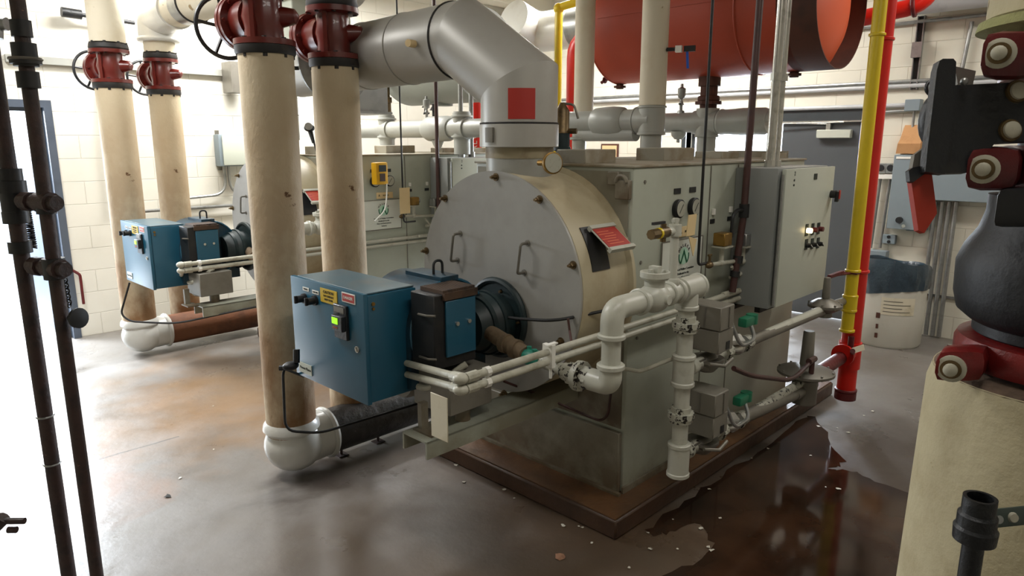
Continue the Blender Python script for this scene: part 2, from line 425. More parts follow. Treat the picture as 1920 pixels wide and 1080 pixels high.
# ---------------------------------------------------------------- boiler
def make_boiler():
    y0, y1, cy, cz = 1.765, 2.775, 2.27, 1.105
    xf, xd = 2.56, 2.2
    t = thing('boiler', 'near grey steel boiler with round bolted front door beside the puddle', 'boiler', (3.4, cy, .098), 'grey boilers')
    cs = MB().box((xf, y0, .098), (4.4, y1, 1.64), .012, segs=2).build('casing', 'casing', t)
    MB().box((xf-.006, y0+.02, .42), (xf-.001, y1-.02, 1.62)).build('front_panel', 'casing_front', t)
    MB().box((xf-.03, y0+.01, .1), (xf-.002, y1-.01, .405), .004).build('lower_front_panel', 'casing_front', t)
    MB().box((xf-.012, y0-.012, .098), (4.41, y0-.001, .13)).box((xf-.05, y0-.012, .098), (xf-.03, y1+.01, .112)).build('base_rail', 'casing_front', t)
    MB().box((xf-.008, y0-.008, 1.636), (4.41, y1+.008, 1.648), .003).build('top_lid', 'casing_top', t)
    for xs in (3.23, 3.52): MB().box((xs, y0-.004, .13), (xs+.006, y0+.001, 1.63)).build('panel_seam', 'pewter', t)
    for (xa, xb, zt) in ((2.6, 2.84, 1.712), (3.27, 3.58, 1.715), (3.9, 4.12, 1.69)):
        MB().box((xa, y0+.3, 1.645), (xb, y0+.48, zt), .004).build('top_box', 'casing_top', t)
    MB().box((4.05, y0+.1, 1.645), (4.38, y0+.12, 1.68)).box((4.36, y0+.1, 1.645), (4.38, y0+.5, 1.69)).build('rear_frame', 'casing_top', t)
    # conduit body on the front panel near the corner
    hb = MB().box((xf-.03, y0+.06, 1.56), (xf-.006, y0+.12, 1.62), .004).box((xf-.035, y0+.0, 1.5), (xf-.006, y0+.075, 1.585), .004).tor((xf-.035, y0+.04, 1.575), PX, .028, .009, n=14, k=8, a0=0, a1=PI)
    hb.build('junction_cover', 'casing_front', t)
    dr = MB().lathe([(.49, 0), (.512, .012), (.512, .33), (.535, .34), (.535, .36)], (xd+.008, cy, cz), PX, 72, cap=(False, False)).build('smoke_drum', 'drum_tan', t)
    dd = MB().lathe([(.515, .0), (.515, .012), (.49, .014)], (xd, cy, cz), PX, 72).build('front_door', 'disc_grey', t)
    for (a, b) in ((930, 332), (1012, 374), (1075, 497), (800, 470), (901, 547), (946, 545), (979, 603), (946, 738), (835, 372), (1052, 640)):
        p = at(a, b, x=xd); p.x = xd
        bm = MB().cyl(p-PX*.004, p+PX*.001, .018, n=14).cyl(p-PX*.022, p-PX*.004, .011, n=6).cyl(p-PX*.035, p-PX*.02, .006, n=8)
        bm.build('door_bolt', 'bronze', t)
    for (a, b0, b1) in ((858, 437, 488), (983, 455, 511)):
        p, q = at(a, b0, x=xd), at(a, b1, x=xd)
        MB().path([p+V((0, -.02, 0)), p+V((-.045, -.02, 0)), q+V((-.045, 0, 0))+V((0, 0, 0)), q], .0065, 8, bend=.015).cyl(q-PX*.004, q, .014, n=12).cyl(p+V((-.004, -.02, 0)), p+V((0, -.02, 0)), .014, n=12).build('door_handle', 'pewter', t)
    # flame sight box: black patch painted for the dark opening, and red data plate
    def on(th, dx, r=.513): return V((xd+dx, cy+math.sin(th)*-r, cz+math.cos(th)*r))
    def patch(th0, th1, x0, x1, r, m, nm, tk=.004, n=8):
        mb = MB(); rings = []
        for i in range(n+1):
            th = th0+(th1-th0)*i/n
            rings.append([mb.b.verts.new(on(th, a, b)) for a, b in ((x0, r), (x1, r), (x1, r+tk), (x0, r+tk))])
        mb.skin(rings); return mb.build(nm, m, t)
    patch(math.radians(56), math.radians(78), .09, .21, .512, 'black', 'sight_opening_dark')
    pp = on(math.radians(60), .15, .535); tang = V((0, -math.cos(math.radians(60)), -math.sin(math.radians(60)))); nn = V((0, -math.sin(math.radians(60)), math.cos(math.radians(60))))
    tl = tang*.8+nn*.35
    pl = MB().obox(pp+tl*.05+PX*.07, PX, tl, PX.cross(tl), .17, .14, .004, .001).obox(pp+tl*.05+PX*.07+tl*-.075, PX, tl, PX.cross(tl), .175, .02, .022).obox(pp+tl*.05+PX*.07+tl*.08, PX, tl, PX.cross(tl), .175, .018, .02).build('plate_holder', 'white_pipe', t)
    wv = PX.cross(-tl)
    fo = pp+tl*.05+PX*.07+wv*.004
    MB().obox(fo, PX, tl, wv, .155, .115, .002).build('data_plate', 'ink_red', t)
    for k in range(6): MB().obox(fo+wv*.0015-tl*(.04-k*.017)+PX*(-.03+.012*(k % 3)), PX, tl, wv, .08+.02*(k % 2), .005, .001).build('plate_line', 'ink_orange', t)
    MB().obox(fo+PX*-.055+tl*-.085-Z*.04, PX, Z, PX.cross(Z), .035, .085, .004).build('latch', 'white_pipe', t)
    # flue collar
    cx = 2.368
    MB().lathe([(.155, 0), (.155, .125)], (cx, cy, cz+.485), Z, 48).build('flue_collar', 'silver_paint', t)
    MB().lathe([(.158, 0), (.158, .055)], (cx, cy, cz+.57), Z, 48).build('collar_band', 'flue_tan', t)
    # dial thermometer on collar
    g = at(1033, 306, d=2.93); gd = V((-.35, -.93, .05)).normalized()
    th = MB().cyl(g+PY*.07, g, .012, n=10).lathe([(.043, 0), (.046, .006), (.046, .02), (.041, .022)], g, gd, 28).build('thermometer', 'brass', t)
    MB().cyl(g+gd*.022, g+gd*.024, .040, n=28).obox(g+gd*.025, frame(gd)[0]+frame(gd)[1], gd.cross(frame(gd)[0]+frame(gd)[1]), gd, .05, .004, .001).build('thermometer_face', 'dial', th)
    # gauges with name plates on the side
    for gx in (2.925, 3.065):
        ga = MB().lathe([(.041, 0), (.045, .006), (.045, .022), (.038, .026)], (gx, y0, 1.436), NY, 32).build('pressure_gauge', 'black', t)
        MB().cyl((gx, y0-.0225, 1.436), (gx, y0-.0275, 1.436), .0375, n=28).build('gauge_face', 'dial', ga)
        for k in range(9):
            a = math.radians(-130+k*32.5); MB().obox(V((gx+.03*math.sin(a), y0-.0282, 1.436+.03*math.cos(a))), V((math.cos(a), 0, -math.sin(a))), V((math.sin(a), 0, math.cos(a))), PY, .0018, .008, .001).build('gauge_tick', 'ink', ga) if False else None
        MB().obox((gx, y0-.0285, 1.436), V((.6, 0, .8)), V((-.8, 0, .6)), PY, .05, .0028, .001).build('gauge_needle', 'ink', ga)
        MB().box((gx-.032, y0-.004, 1.506), (gx+.026, y0-.0005, 1.532)).build('name_plate', 'black', t)
    for px_, pz in ((1335, 415), (1367, 410)):
        q = at(px_, pz, y=y0); MB().box((q.x-.022, y0-.004, q.z-.01), (q.x+.022, y0-.0005, q.z+.012)).build('name_plate', 'black', t)
        MB().box((q.x-.008, y0-.012, q.z+.035), (q.x+.01, y0-.0005, q.z+.065)).build('latch', 'white', t)
    for px_, pz in ((1209, 341), (1201, 492), (1194, 634)):
        q = at(px_, pz, y=y0); MB().cyl((q.x, y0, q.z), (q.x, y0-.004, q.z), .008, n=12).build('screw', 'pewter', t)
    # maker's sign
    sx0, sx1, sz0, sz1 = 2.8, 3.175, 1.045, 1.285
    sg = MB().box((sx0, y0-.008, sz0), (sx1, y0-.001, sz1), .002).build('maker_sign', 'sign_white', t)
    fr = MB()
    for a, b in (((sx0, sz0), (sx1, sz0)), ((sx0, sz1), (sx1, sz1)), ((sx0, sz0), (sx0, sz1)), ((sx1, sz0), (sx1, sz1))): fr.cyl((a[0], y0-.008, a[1]), (b[0], y0-.008, b[1]), .0035, n=6)
    fr.build('sign_border', 'pewter', sg)
    lx, lz, yy = 3.0, 1.2, y0-.0085
    MB().cyl((lx, yy+.0006, lz), (lx, yy, lz), .043, n=36).build('emblem_ground', 'pale_green', sg)
    em = MB()
    def arc(R0, R1, a0, a1, n=14):
        P = [(R1*math.sin(math.radians(a0+(a1-a0)*i/n)), R1*math.cos(math.radians(a0+(a1-a0)*i/n))) for i in range(n+1)]
        Q = [(R0*math.sin(math.radians(a0+(a1-a0)*i/n)), R0*math.cos(math.radians(a0+(a1-a0)*i/n))) for i in range(n, -1, -1)]
        em.prism(P+Q, (lx, yy-.001, lz), PX, Z, -.0008)
    arc(.041, .049, 75, 140); arc(.041, .049, 220, 285)
    def bar(x0, z0, x1, z1, wd=.009):
        a, b = V((lx+x0, yy-.0015, lz+z0)), V((lx+x1, yy-.0015, lz+z1)); dd = b-a; em.obox((a+b)/2, dd, PY.cross(dd), PY, dd.length, wd, .0012)
    bar(-.029, -.036, 0, .022); bar(.029, -.036, 0, .022)
    em.prism([(-.008, .018), (.008, .018), (0, .034)], (lx, yy-.001, lz), PX, Z, -.001)
    em.build('emblem', 'ink_green', sg)
    for i, ch in enumerate('WALKER'):
        a = math.radians(-56+i*22.4); text(ch, .021, 'ink', sg, (lx+.053*math.sin(a), yy-.0012, lz+.053*math.cos(a)), V((math.cos(a), 0, -math.sin(a))), V((math.sin(a), 0, math.cos(a))))
    for i, s in enumerate(('Division of Walker Committee', 'Dedicated to the', 'Heat and Environment', 'Industry')):
        text(s, .0155, 'ink', sg, (lx, yy-.0012, 1.135-i*.0205), PX, Z)
    sp = MB().box((2.94, y0-.006, 1.295), (3.1, y0-.001, 1.345), .001).build('small_plate', 'manila', t)
    text('A', .026, 'ink', sp, (2.965, y0-.0075, 1.32), PX, Z); text('BOILERS', .016, 'ink', sp, (3.03, y0-.0075, 1.32), PX, Z)
    # supply and return nozzles on top are part of the header; burner rail
    MB().box((1.60, 2.04, .572), (2.55, 2.2, .58)).box((1.60, 2.04, .505), (2.55, 2.05, .58)).box((1.60, 2.19, .505), (2.55, 2.2, .58)).build('burner_rail', 'casing', t)
    return t
boiler = make_boiler()
DB = V((.32, 2.96, 0))
boiler2 = copy_tree(boiler, delta=DB); boiler2['label'] = 'far grey boiler behind the two cream pipes, yellow meter hung on its side'

# ---------------------------------------------------------------- burner
def make_burner():
    t = thing('burner', 'near blue power burner with control box and green display, mounted on the boiler front', 'burner', (1.75, 2.4, .585), 'blue burners')
    bx = MB().box((1.52, 2.29, .70), (1.76, 2.86, 1.15), .006, segs=2).build('control_box', 'blue', t)
    MB().box((1.523, 2.3, 1.151), (1.757, 2.85, 1.158), .002).build('box_lid', 'blue_top', bx)
    dr = MB().box((1.497, 2.285, .695), (1.519, 2.865, 1.16), .005, segs=2).build('box_door', 'blue', t)
    def f(a, b): p = at(a, b, x=1.497); return p
    for (a, b) in ((572, 559), (592, 563)):
        p = f(a, b); p.x = 1.497
        k = MB().cyl(p, p-PX*.012, .022, n=20).cyl(p-PX*.012, p-PX*.04, .016, n=16).obox(p-PX*.045, PY, Z, PX, .01, .034, .014, .002)
        k.build('selector_knob', 'black', dr)
    for (a, b) in ((574, 542), (592, 548)):
        p = f(a, b); MB().box((1.4945, p.y-.026, p.z-.008), (1.4975, p.y+.026, p.z+.008)).build('knob_label', 'white', dr)
        text('BURNER' if a < 580 else 'LOW FIRE', .009, 'ink', dr, (1.494, p.y, p.z), NY, Z)
    p = f(617, 556); s = MB().box((1.494, p.y-.065, p.z-.03), (1.4975, p.y+.065, p.z+.03)).build('warning_sticker', 'label_yellow', dr)
    text('CAUTION', .018, 'ink', s, (1.4935, p.y, p.z+.016), NY, Z); text('HOT SURFACE', .012, 'ink', s, (1.4935, p.y, p.z-.001), NY, Z); text('KEEP CLEAR', .012, 'ink', s, (1.4935, p.y, p.z-.016), NY, Z)
    p = f(654, 559); s = MB().box((1.494, p.y-.048, p.z-.02), (1.4975, p.y+.048, p.z+.02)).build('danger_sticker', 'white', dr)
    MB().box((1.493, p.y-.043, p.z-.016), (1.4945, p.y+.043, p.z+.016)).build('sticker_red', 'ink_red', s)
    text('DANGER', .017, 'white', s, (1.4925, p.y, p.z), NY, Z)
    p = f(643, 604); s = MB().box((1.482, p.y-.048, p.z-.07), (1.497, p.y+.048, p.z+.075), .003).box((1.46, p.y-.048, p.z-.03), (1.482, p.y+.03, p.z+.035), .003).build('flame_controller', 'black_paint', dr)
    MB().box((1.458, p.y-.02, p.z+.0), (1.4605, p.y+.022, p.z+.026)).build('display', 'lcd', s)
    MB().box((1.48, p.y-.035, p.z+.044), (1.4825, p.y+.038, p.z+.066)).build('controller_label', 'pewter', s)
    text('STATUS', .009, 'ink_orange', s, (1.4595, p.y, p.z-.016), NY, Z)
    p = f(671, 655); MB().cyl(p, p-PX*.006, .014, n=18).obox(p-PX*.008, V((0, .5, 1)), V((0, 1, -.5)), PX, .02, .005, .006).build('door_lock', 'steel_bright', dr)
    p = f(574, 691); s = MB().box((1.494, p.y-.052, p.z-.024), (1.4975, p.y+.058, p.z+.024)).build('maker_label', 'panel_white', dr)
    text('Power Flame', .018, 'ink', s, (1.4935, p.y, p.z), NY, Z)
    p = at(699, 570, y=2.29); MB().cyl(p, p+NY*.006, .008, n=10).cyl(p-Z*.02, p-Z*.02+NY*.006, .006, n=10).build('hinge_screw', 'brass', bx)
    # blower housing: round-topped scroll, axis along Y
    cx, cz, r = 1.915, .955, .215
    arcp = [(r*math.cos(a), r*math.sin(a)) for a in [PI*i/20 for i in range(21)]]
    pts = arcp+[(-r, -.24), (r, -.24)]
    MB().prism(pts, (cx, 2.26, cz), PX, Z, -.34).build('blower_housing', 'blue_dark', t)
    MB().tor((cx, 2.258, cz), PY, r-.004, .007, n=30, k=6).build('housing_rim', 'blue', t)
    MB().box((cx-.05, 2.25, cz+r-.012), (cx+.05, 2.5, cz+r+.012), .002).build('lifting_plate', 'blue_dark', t)
    MB().path([(cx-.025, 2.33, cz+r), (cx-.025, 2.33, cz+r+.07), (cx+.025, 2.33, cz+r+.07), (cx+.025, 2.33, cz+r)], .006, 8, bend=.024).build('lifting_eye', 'black', t)
    # air inlet box with grille top and blue cover
    MB().box((1.70, 2.10, .84), (1.925, 2.25, 1.15), .004).build('air_box', 'black', t)
    MB().box((1.755, 2.088, .885), (1.915, 2.099, 1.12), .002).build('air_box_cover', 'blue', t)
    gr = MB()
    for i in range(18): gr.box((1.745+i*.0098, 2.095, 1.14), (1.75+i*.0098, 2.24, 1.165))
    gr.box((1.745, 2.085, 1.125), (1.925, 2.099, 1.155)).build('air_grille', 'rust_grille', t)
    for xx in (1.81, 1.875): MB().cyl((xx, 2.088, 1.02), (xx, 2.08, 1.02), .009, n=10).build('cover_screw', 'steel_bright', t)
    for zz in (.88, 1.06): MB().path([(1.70, 2.2, zz), (1.68, 2.12, zz+.01), (1.70, 2.09, zz+.01)], .005, 8).build('linkage', 'pewter', t)
    # blast tube and flange
    MB().lathe([(.1, 0), (.12, .05), (.15, .12), (.15, .1), ], (2.0, 2.24, .94), PX, 36).lathe([(.13, 0), (.13, .16)], (2.05, 2.24, .94), PX, 36).build('blast_tube', 'dark_green', t)
    MB().tor((2.185, 2.24, .95), PX, .175, .016, n=40, k=8).lathe([(.175, 0), (.175, .014)], (2.178, 2.24, .95), PX, 40).build('mounting_flange', 'dark_green', t)
    MB().box((1.74, 2.06, .64), (1.98, 2.3, .81), .004).build('valve_box', 'pewter_box', t)
    MB().path([(1.735, 2.29, .725), (1.735, 2.2, .725), (1.86, 2.09, .835)], .014, 10, bend=.04).build('conduit_stub', 'conduit_cream', t)
    MB().box((1.655, 2.14, .58), (1.69, 2.165, .70)).box((1.64, 2.06, .58), (1.72, 2.18, .588)).build('support_post', 'casing_front', t)
    MB().cyl((1.86, 2.12, .58), (1.86, 2.12, .66), .035, n=20).build('support_leg', 'casing_front', t)
    MB().lathe([(.1, 0), (.11, .02), (.11, .2), (.08, .24)], (1.9, 2.62, .64), PX, 24).build('motor', 'pewter_box', t)
    return t
burner = make_burner()
burner2 = copy_tree(burner, delta=(.20, 3.0, 0)); burner2['label'] = 'far blue power burner by the two rear cream pipes, face toward the doorway'

# ---------------------------------------------------------------- gas pipe train of the near boiler
YG = 1.45
def fitting(mb, p, ax, r, w=.02): a = V(ax).normalized()*w/2; mb.lathe([(r*.9, 0), (r, w*.2), (r, w*.8), (r*.9, w)], V(p)-a, ax, 28)
def make_gas_pipe():
    rz = 1.155; xr = 2.52; r = .034
    t = thing('gas_pipe', 'white painted gas pipe bending from the tall riser down to the near burner', 'gas pipe', (xr, YG, .2), 'white gas pipes feeding burners')
    # riser with tees, unions
    m = MB().cyl((xr, YG, .31), (xr, YG, rz+.0), r, n=28)
    for z in (.325, .46, .74, .86, 1.075): fitting(m, (xr, YG, z), Z, .05, .022)
    m.cyl((xr, YG, .32), (xr, YG, .46), .046, n=28).cyl((xr, YG, .74), (xr, YG, .86), .045, n=28).cyl((xr, YG, 1.075), (xr, YG, 1.17), .046, n=28)
    m.cyl((xr-.06, YG, rz), (xr+.075, YG, rz), .05, n=28); fitting(m, (xr+.075, YG, rz), PX, .054, .02)
    m.build('riser', 'white_pipe', t)
    for z in (.60, 1.0):
        MB().cyl((xr, YG, z-.035), (xr, YG, z+.035), .043, n=8).cyl((xr, YG, z-.012), (xr, YG, z+.012), .058, n=10).cyl((xr, YG, z-.03), (xr, YG, z-.012), .05, n=24).build('union', 'chipped', t)
    m = MB()
    for dx in (-.085, -.15, -.22): fitting(m, (xr+dx, YG, rz), PX, .05, .02)
    m.cyl((2.28, YG, rz), (xr-.05, YG, rz), .04, n=28).build('top_run', 'white_pipe', t)
    # plug valve
    m = MB().sph((2.27, YG, rz), .062, (1.15, 1, .95)).cyl((2.27, YG, rz), (2.27, YG, rz+.085), .04, n=24).lathe([(.052, 0), (.058, .008), (.058, .028), (.05, .03), (.045, .018)], (2.27, YG, rz+.075), Z, 28)
    m.box((2.255, YG-.02, rz+.1), (2.285, YG+.02, rz+.125)).box((2.23, YG-.005, rz+.1), (2.31, YG+.006, rz+.115))
    m.lathe([(.02, 0), (.018, .012)], (2.27, YG-.058, rz), NY, 18).build('plug_valve', 'white_pipe', t)
    # elbow down, drop, elbow to burner
    xe = 2.0
    m = MB().path([(2.2, YG, rz), (xe, YG, rz), (xe, YG, 1.05)], .043, 24, bend=.085, bn=8); fitting(m, (2.17, YG, rz), PX, .052, .02); fitting(m, (xe, YG, 1.055), Z, .052, .02)
    m.build('upper_elbow', 'white_pipe', t)
    m = MB().cyl((xe, YG, .92), (xe, YG, 1.06), .036, n=28); fitting(m, (xe, YG, .94), Z, .052, .022); m.build('drop_pipe', 'white_pipe', t)
    m = MB().path([(xe, YG, .94), (xe, YG, .868), (xe, YG+.11, .868)], .043, 24, bend=.08, bn=8); m.build('lower_elbow', 'white_pipe', t)
    MB().cyl((xe, YG+.09, .868), (xe, YG+.19, .868), .046, n=8).cyl((xe, YG+.13, .868), (xe, YG+.155, .868), .06, n=12).build('union', 'chipped', t)
    m = MB().cyl((xe, YG+.18, .868), (xe, YG+.36, .885), .026, n=20); fitting(m, (xe, YG+.2, .869), PY, .036, .05); m.build('branch', 'chipped', t)
    MB().lathe([(.03, 0), (.036, .01), (.036, .07), (.03, .09)], (xe, YG+.34, .885), PY, 10).cyl((xe-.01, YG+.37, .9), (xe-.01, YG+.37, .928), .01).cyl((xe, YG+.41, .9), (xe, YG+.41, .93), .01).build('butterfly_valve', 'teal', t)
    MB().cyl((xe, YG+.43, .89), (xe+.05, YG+.72, .93), .035, n=20).lathe([(.042, 0), (.042, .03)], (xe+.01, YG+.48, .898), PY, 20).lathe([(.042, 0), (.042, .03)], (xe+.02, YG+.55, .906), PY, 20).build('flex_joint', 'insulation_wrap', t)
    return t
gas1 = make_gas_pipe()
gas2 = copy_tree(gas1, delta=DB+V((-.02, 0, 0))); gas2['label'] = 'white painted gas pipe by the far boiler, partly hidden by cream pipes'

def small_valve_assembly():
    # brass cock on a vertical nipple above the tee
    x, y = 2.40, YG
    t = thing('test_valve', 'black-handled brass cock on a short upright grey pipe above the white gas pipe', 'valve', (x, y, 1.2))
    m = MB().cyl((x, y, 1.19), (x, y, 1.4), .017, n=16); fitting(m, (x, y, 1.2), Z, .028, .03); m.cyl((x, y, 1.385), (x, y, 1.43), .026, n=14).cyl((x, y, 1.43), (x, y, 1.455), .012, n=8).box((x-.02, y-.006, 1.44), (x+.02, y+.006, 1.452))
    m.cyl((x, y, 1.405), (x-.06, y, 1.405), .016, n=14).build('nipple', 'white_pipe', t)
    MB().cyl((x-.06, y, 1.405), (x-.11, y, 1.405), .022, n=12).cyl((x-.12, y, 1.405), (x-.17, y, 1.405), .02, n=8).cyl((x-.085, y, 1.37), (x-.085, y, 1.44), .012, n=10).build('cock_body', 'bronze', t)
    MB().box((x-.16, y-.006, 1.44), (x-.08, y+.006, 1.45)).build('lever', 'black', t)
    MB().cyl((x-.11, y, 1.405), (x-.122, y, 1.405), .022, n=12).build('yellow_band', 'yellow', t)
small_valve_assembly()

def gas_train(zc, xs, xreg, big, label, rlabel, alabel):
    y = YG; t = thing('gas_train', label, 'gas valve train', (xs+.3, y, .0), 'gas valve trains')
    r = .03
    p = MB().cyl((xs+.03, y, zc), (xreg, y, zc), r*.8, n=20)
    fitting(p, (xs+.07, y, zc), PX, r*1.2, .04); p.build('train_pipe', 'white_pipe' if not big else 'chipped', t)
    vx = xs+.2; R = .095 if not big else .155
    MB().lathe([(.035, 0), (.06, .03), (.075, .05), (.075, .062)], (vx, y, zc-.05), Z, 24).sph((vx, y, zc-.01), .055, (1.3, .9, .8)).box((vx-.1, y-.02, zc-.02), (vx+.1, y+.02, zc+.02)).path([(vx-.11, y-.07, zc+.02), (vx-.03, y-.1, zc-.0), (vx+.06, y-.09, zc+.01)], .008, 8).build('valve_body', 'pewter', t)
    MB().cyl((vx+.14, y, zc), (vx+.165, y, zc), .042, n=8).cyl((vx+.165, y, zc), (vx+.2, y, zc), .034, n=20).build('union', 'chipped', t)
    MB().cyl((vx+.33, y, zc), (vx+.36, y, zc), .042, n=8).cyl((vx+.36, y, zc), (vx+.4, y, zc), .036, n=16).build('union', 'chipped', t)
    sx = vx+.265
    MB().prism([(-.075, 0), (0, .07), (.075, 0), (0, -.07)], (sx, y-.01, zc+.03), V((1, 0, 0)), V((0, 1, 0)), .012).sph((sx, y, zc), .045, (1.2, 1, .8)).lathe([(.05, 0), (.02, .03)], (sx, y, zc+.04), Z, 4).build('strainer', 'steel_bright', t)
    MB().obox((sx+.06, y-.02, zc+.12), PX, PY, Z, .1, .045, .045, .01).cyl((sx+.11, y-.02, zc+.1), (sx+.11, y-.02, zc+.145), .028, n=16).build('solenoid_cap', 'green', t)
    MB().path([(vx+.09, y-.06, zc+.16), (vx+.13, y-.09, zc+.05), (sx+.03, y-.08, zc+.05), (sx+.08, y-.03, zc+.1)], .009, 8, bend=.05).build('flexible_conduit', 'galv', t)
    MB().cyl((vx+.4, y, zc), (xreg-R*.5, y, zc-(.05 if big else .01)), .026 if not big else .034, n=20).build('dark_pipe', 'pewter', t)
    a = thing('valve_actuator', alabel, 'actuator', (vx, y, zc+.05), 'box actuators on the gas valves')
    m = MB().box((vx-.065, y-.085, zc+.055), (vx+.065, y+.075, zc+.155), .004); m.build('lower_housing', 'pewter_box', a)
    m = MB().box((vx-.07, y-.09, zc+.158), (vx+.05, y+.08, zc+.262), .004).box((vx+.05, y-.07, zc+.158), (vx+.085, y+.07, zc+.25), .004); m.build('upper_housing', 'pewter_box', a)
    MB().box((vx-.073, y-.02, zc+.165), (vx-.07, y-.014, zc+.255)).box((vx+.0, y-.094, zc+.165), (vx+.006, y-.09, zc+.255)).build('housing_ribs', 'pewter', a)
    MB().box((vx+.0, y-.088, zc+.065), (vx+.03, y-.0855, zc+.1)).build('label_recess', 'black', a)
    g = thing('gas_regulator', rlabel, 'regulator', (xreg, y, zc-.05), 'disc-shaped gas regulators')
    zz = zc+(.055 if big else .02)
    MB().lathe([(R*.35, -.05), (R*.7, -.03), (R*.95, -.012), (R, -.01), (R, .004), (R*.93, .009), (R*.5, .032), (R*.24, .04)], (xreg, y, zz), Z, 40).build('diaphragm_case', 'pewter', g)
    MB().lathe([(R*.24, 0), (R*.2, R*1.22), (R*.17, R*1.27)], (xreg, y, zz+.042), Z, 24).build('spring_tower', 'pewter', g)
    MB().cyl((xreg, y, zc-(.13 if big else .05)), (xreg, y, zz-.02), R*.45, n=24).cyl((xreg-R*.95, y, zc-(.05 if big else .01)), (xreg+R*.75, y, zc-(.05 if big else .01)), .036 if big else .026, n=20).build('regulator_body', 'pewter_box' if not big else 'pewter', g)
    for k in range(8):
        q = k*PI/4+.2; MB().cyl((xreg+R*.93*math.cos(q), y+R*.93*math.sin(q), zz-.014), (xreg+R*.93*math.cos(q), y+R*.93*math.sin(q), zz+.016), .006, n=6).build('rim_screw', 'pewter_box', g)
    return t
gas_train(.41, 2.52, 3.88, True, 'lower gas valve train with silver strainer just above the pad edge', 'large disc-shaped gas regulator with upright tower beside the puddle', 'lower grey box actuator on the lower gas train')
gas_train(.80, 2.52, 4.08, False, 'upper gas valve train running under the grey control cabinet', 'small disc-shaped gas regulator beside the yellow pipe', 'upper grey box actuator beside the white riser')
# outlet connections from regulators to gas mains
tag(MB().path([(4.2, YG, .80), (4.42, YG+.02, .78)], .025, 14).build('gas_branch', 'pewter', None), 'short grey pipe joining the small regulator to the yellow pipe', 'pipe')
tag(MB().path([(4.0, YG, .41), (4.45, YG, .42)], .04, 16).build('gas_branch', 'dark_red', None), 'dark red pipe stub joining the large regulator to the red drop pipe', 'pipe')
# vent hose between upper valve and big regulator
a0 = V((2.86, YG-.06, .74)); a1 = V((3.80, YG-.06, .565))
tag(MB().path([a0, a0+V((.18, 0, -.08)), a1+V((-.25, 0, -.06)), a1], .012, 10, bend=.15).cyl(a1, a1-Z*.09, .014, n=10).cyl(a1-PX*.05, a1+PX*.03, .018, n=8).build('vent_hose', 'rod_red', None), 'dark rubber hose sagging across to the large gas regulator', 'hose')

# conduit pair along boiler front/side
def conduit_run(k, label):
    z = .905-k*.042; y = 1.775-.02*k
    zs = .84 if k == 0 else .80
    t = thing('conduit', label, 'conduit', (1.6, y, z), 'paired burner conduits')
    yy = 1.70
    zf = .952 if k == 0 else .915
    MB().path([(1.70, 2.29, .83-k*.05), (1.62-.12, 1.72, .955-k*.04)], .014, 12).build('first_leg', 'conduit_cream', t)
    MB().path([(1.49, 1.70, .955-k*.04), (3.55, 1.70, .955-k*.04)], .014, 12).build('long_leg', 'conduit_cream', t)
    MB().sph((1.495, 1.71, .955-k*.04), .026, (1.1, 1.1, .8)).cyl((1.51, 1.70, .955-k*.04), (1.56, 1.70, .955-k*.04), .019, n=10).cyl((1.50, 1.72, .955-k*.04), (1.512, 1.77, .945-k*.04), .019, n=10).build('elbow_fitting', 'conduit_cream', t)
    MB().cyl((1.6, 1.70, .955-k*.04), (1.62, 1.70, .955-k*.04), .019, n=8).build('coupling', 'white', t)
    return t
c1 = conduit_run(0, 'upper of two cream conduits crossing in front of the near boiler door')
c2 = conduit_run(1, 'lower of two cream conduits crossing in front of the near boiler door')
tag(MB().box((1.93, 1.675, .895), (1.95, 1.725, .985)).cyl((1.94, 1.69, .90), (1.94, 1.69, .85), .006, n=8).box((1.91, 1.68, .985), (1.97, 1.7, .99)).build('conduit_clamp', 'white', None), 'small white strap clamping the two cream conduits together', 'clamp')
for c, l in ((c1, 'upper of two cream conduits below the far burner'), (c2, 'lower of two cream conduits below the far burner')):
    copy_tree(c, delta=(.2, 3.0, 0))['label'] = l

# tag hanging on conduit
tg = MB().box((1.50, 1.79, .69), (1.504, 1.885, .86), .002); tg.build('paper_tag', 'paper', None)
o = C.objects[-1]; tag(o, 'long stained paper tag hanging from the near conduit elbow', 'tag')

# black wires
tag(MB().path([at(885, 583, x=2.12), at(960, 597, x=2.12), at(1040, 602, x=2.12), at(1170, 575, y=1.70), at(1185, 560, y=1.72)], .007, 8, bend=.08).build('cable', 'rubber', None), 'black cable draped from the near burner across the boiler door', 'cable')
tag(MB().path([at(1065, 597, x=2.14), at(1068, 620, x=2.14), at(1072, 645, y=1.70)], .005, 8).build('cord_tie', 'rod_red', None), 'frayed brown tie hanging from the black cable to the conduit', 'cord')
tag(MB().path([at(945, 715, x=2.12), at(1010, 740, x=2.35), at(1125, 790, x=2.51), at(1140, 780, x=2.51), at(1146, 730, x=2.51)], .006, 8, bend=.05).build('sensing_tube', 'rod_red', None), 'thin brown tube looping below the near boiler door', 'tube')
tag(MB().path([at(1165, 690, y=1.6), at(1200, 697, y=1.6), at(1262, 672, y=1.5), at(1290, 668, y=1.45)], .009, 10, bend=.03).build('sensing_tube', 'conduit_cream', None), 'slim cream tube entering the white riser from the left', 'tube')
tag(MB().path([(1.5+.05, 2.9, .66), at(530, 690, d=3.0), at(535, 808, d=3.0), at(600, 812, d=3.1), at(800, 752, d=3.4)], .006, 8, bend=.05).build('cable', 'rubber', None), 'thin dark cable dropping from the near control box along the low black pipe', 'cable')
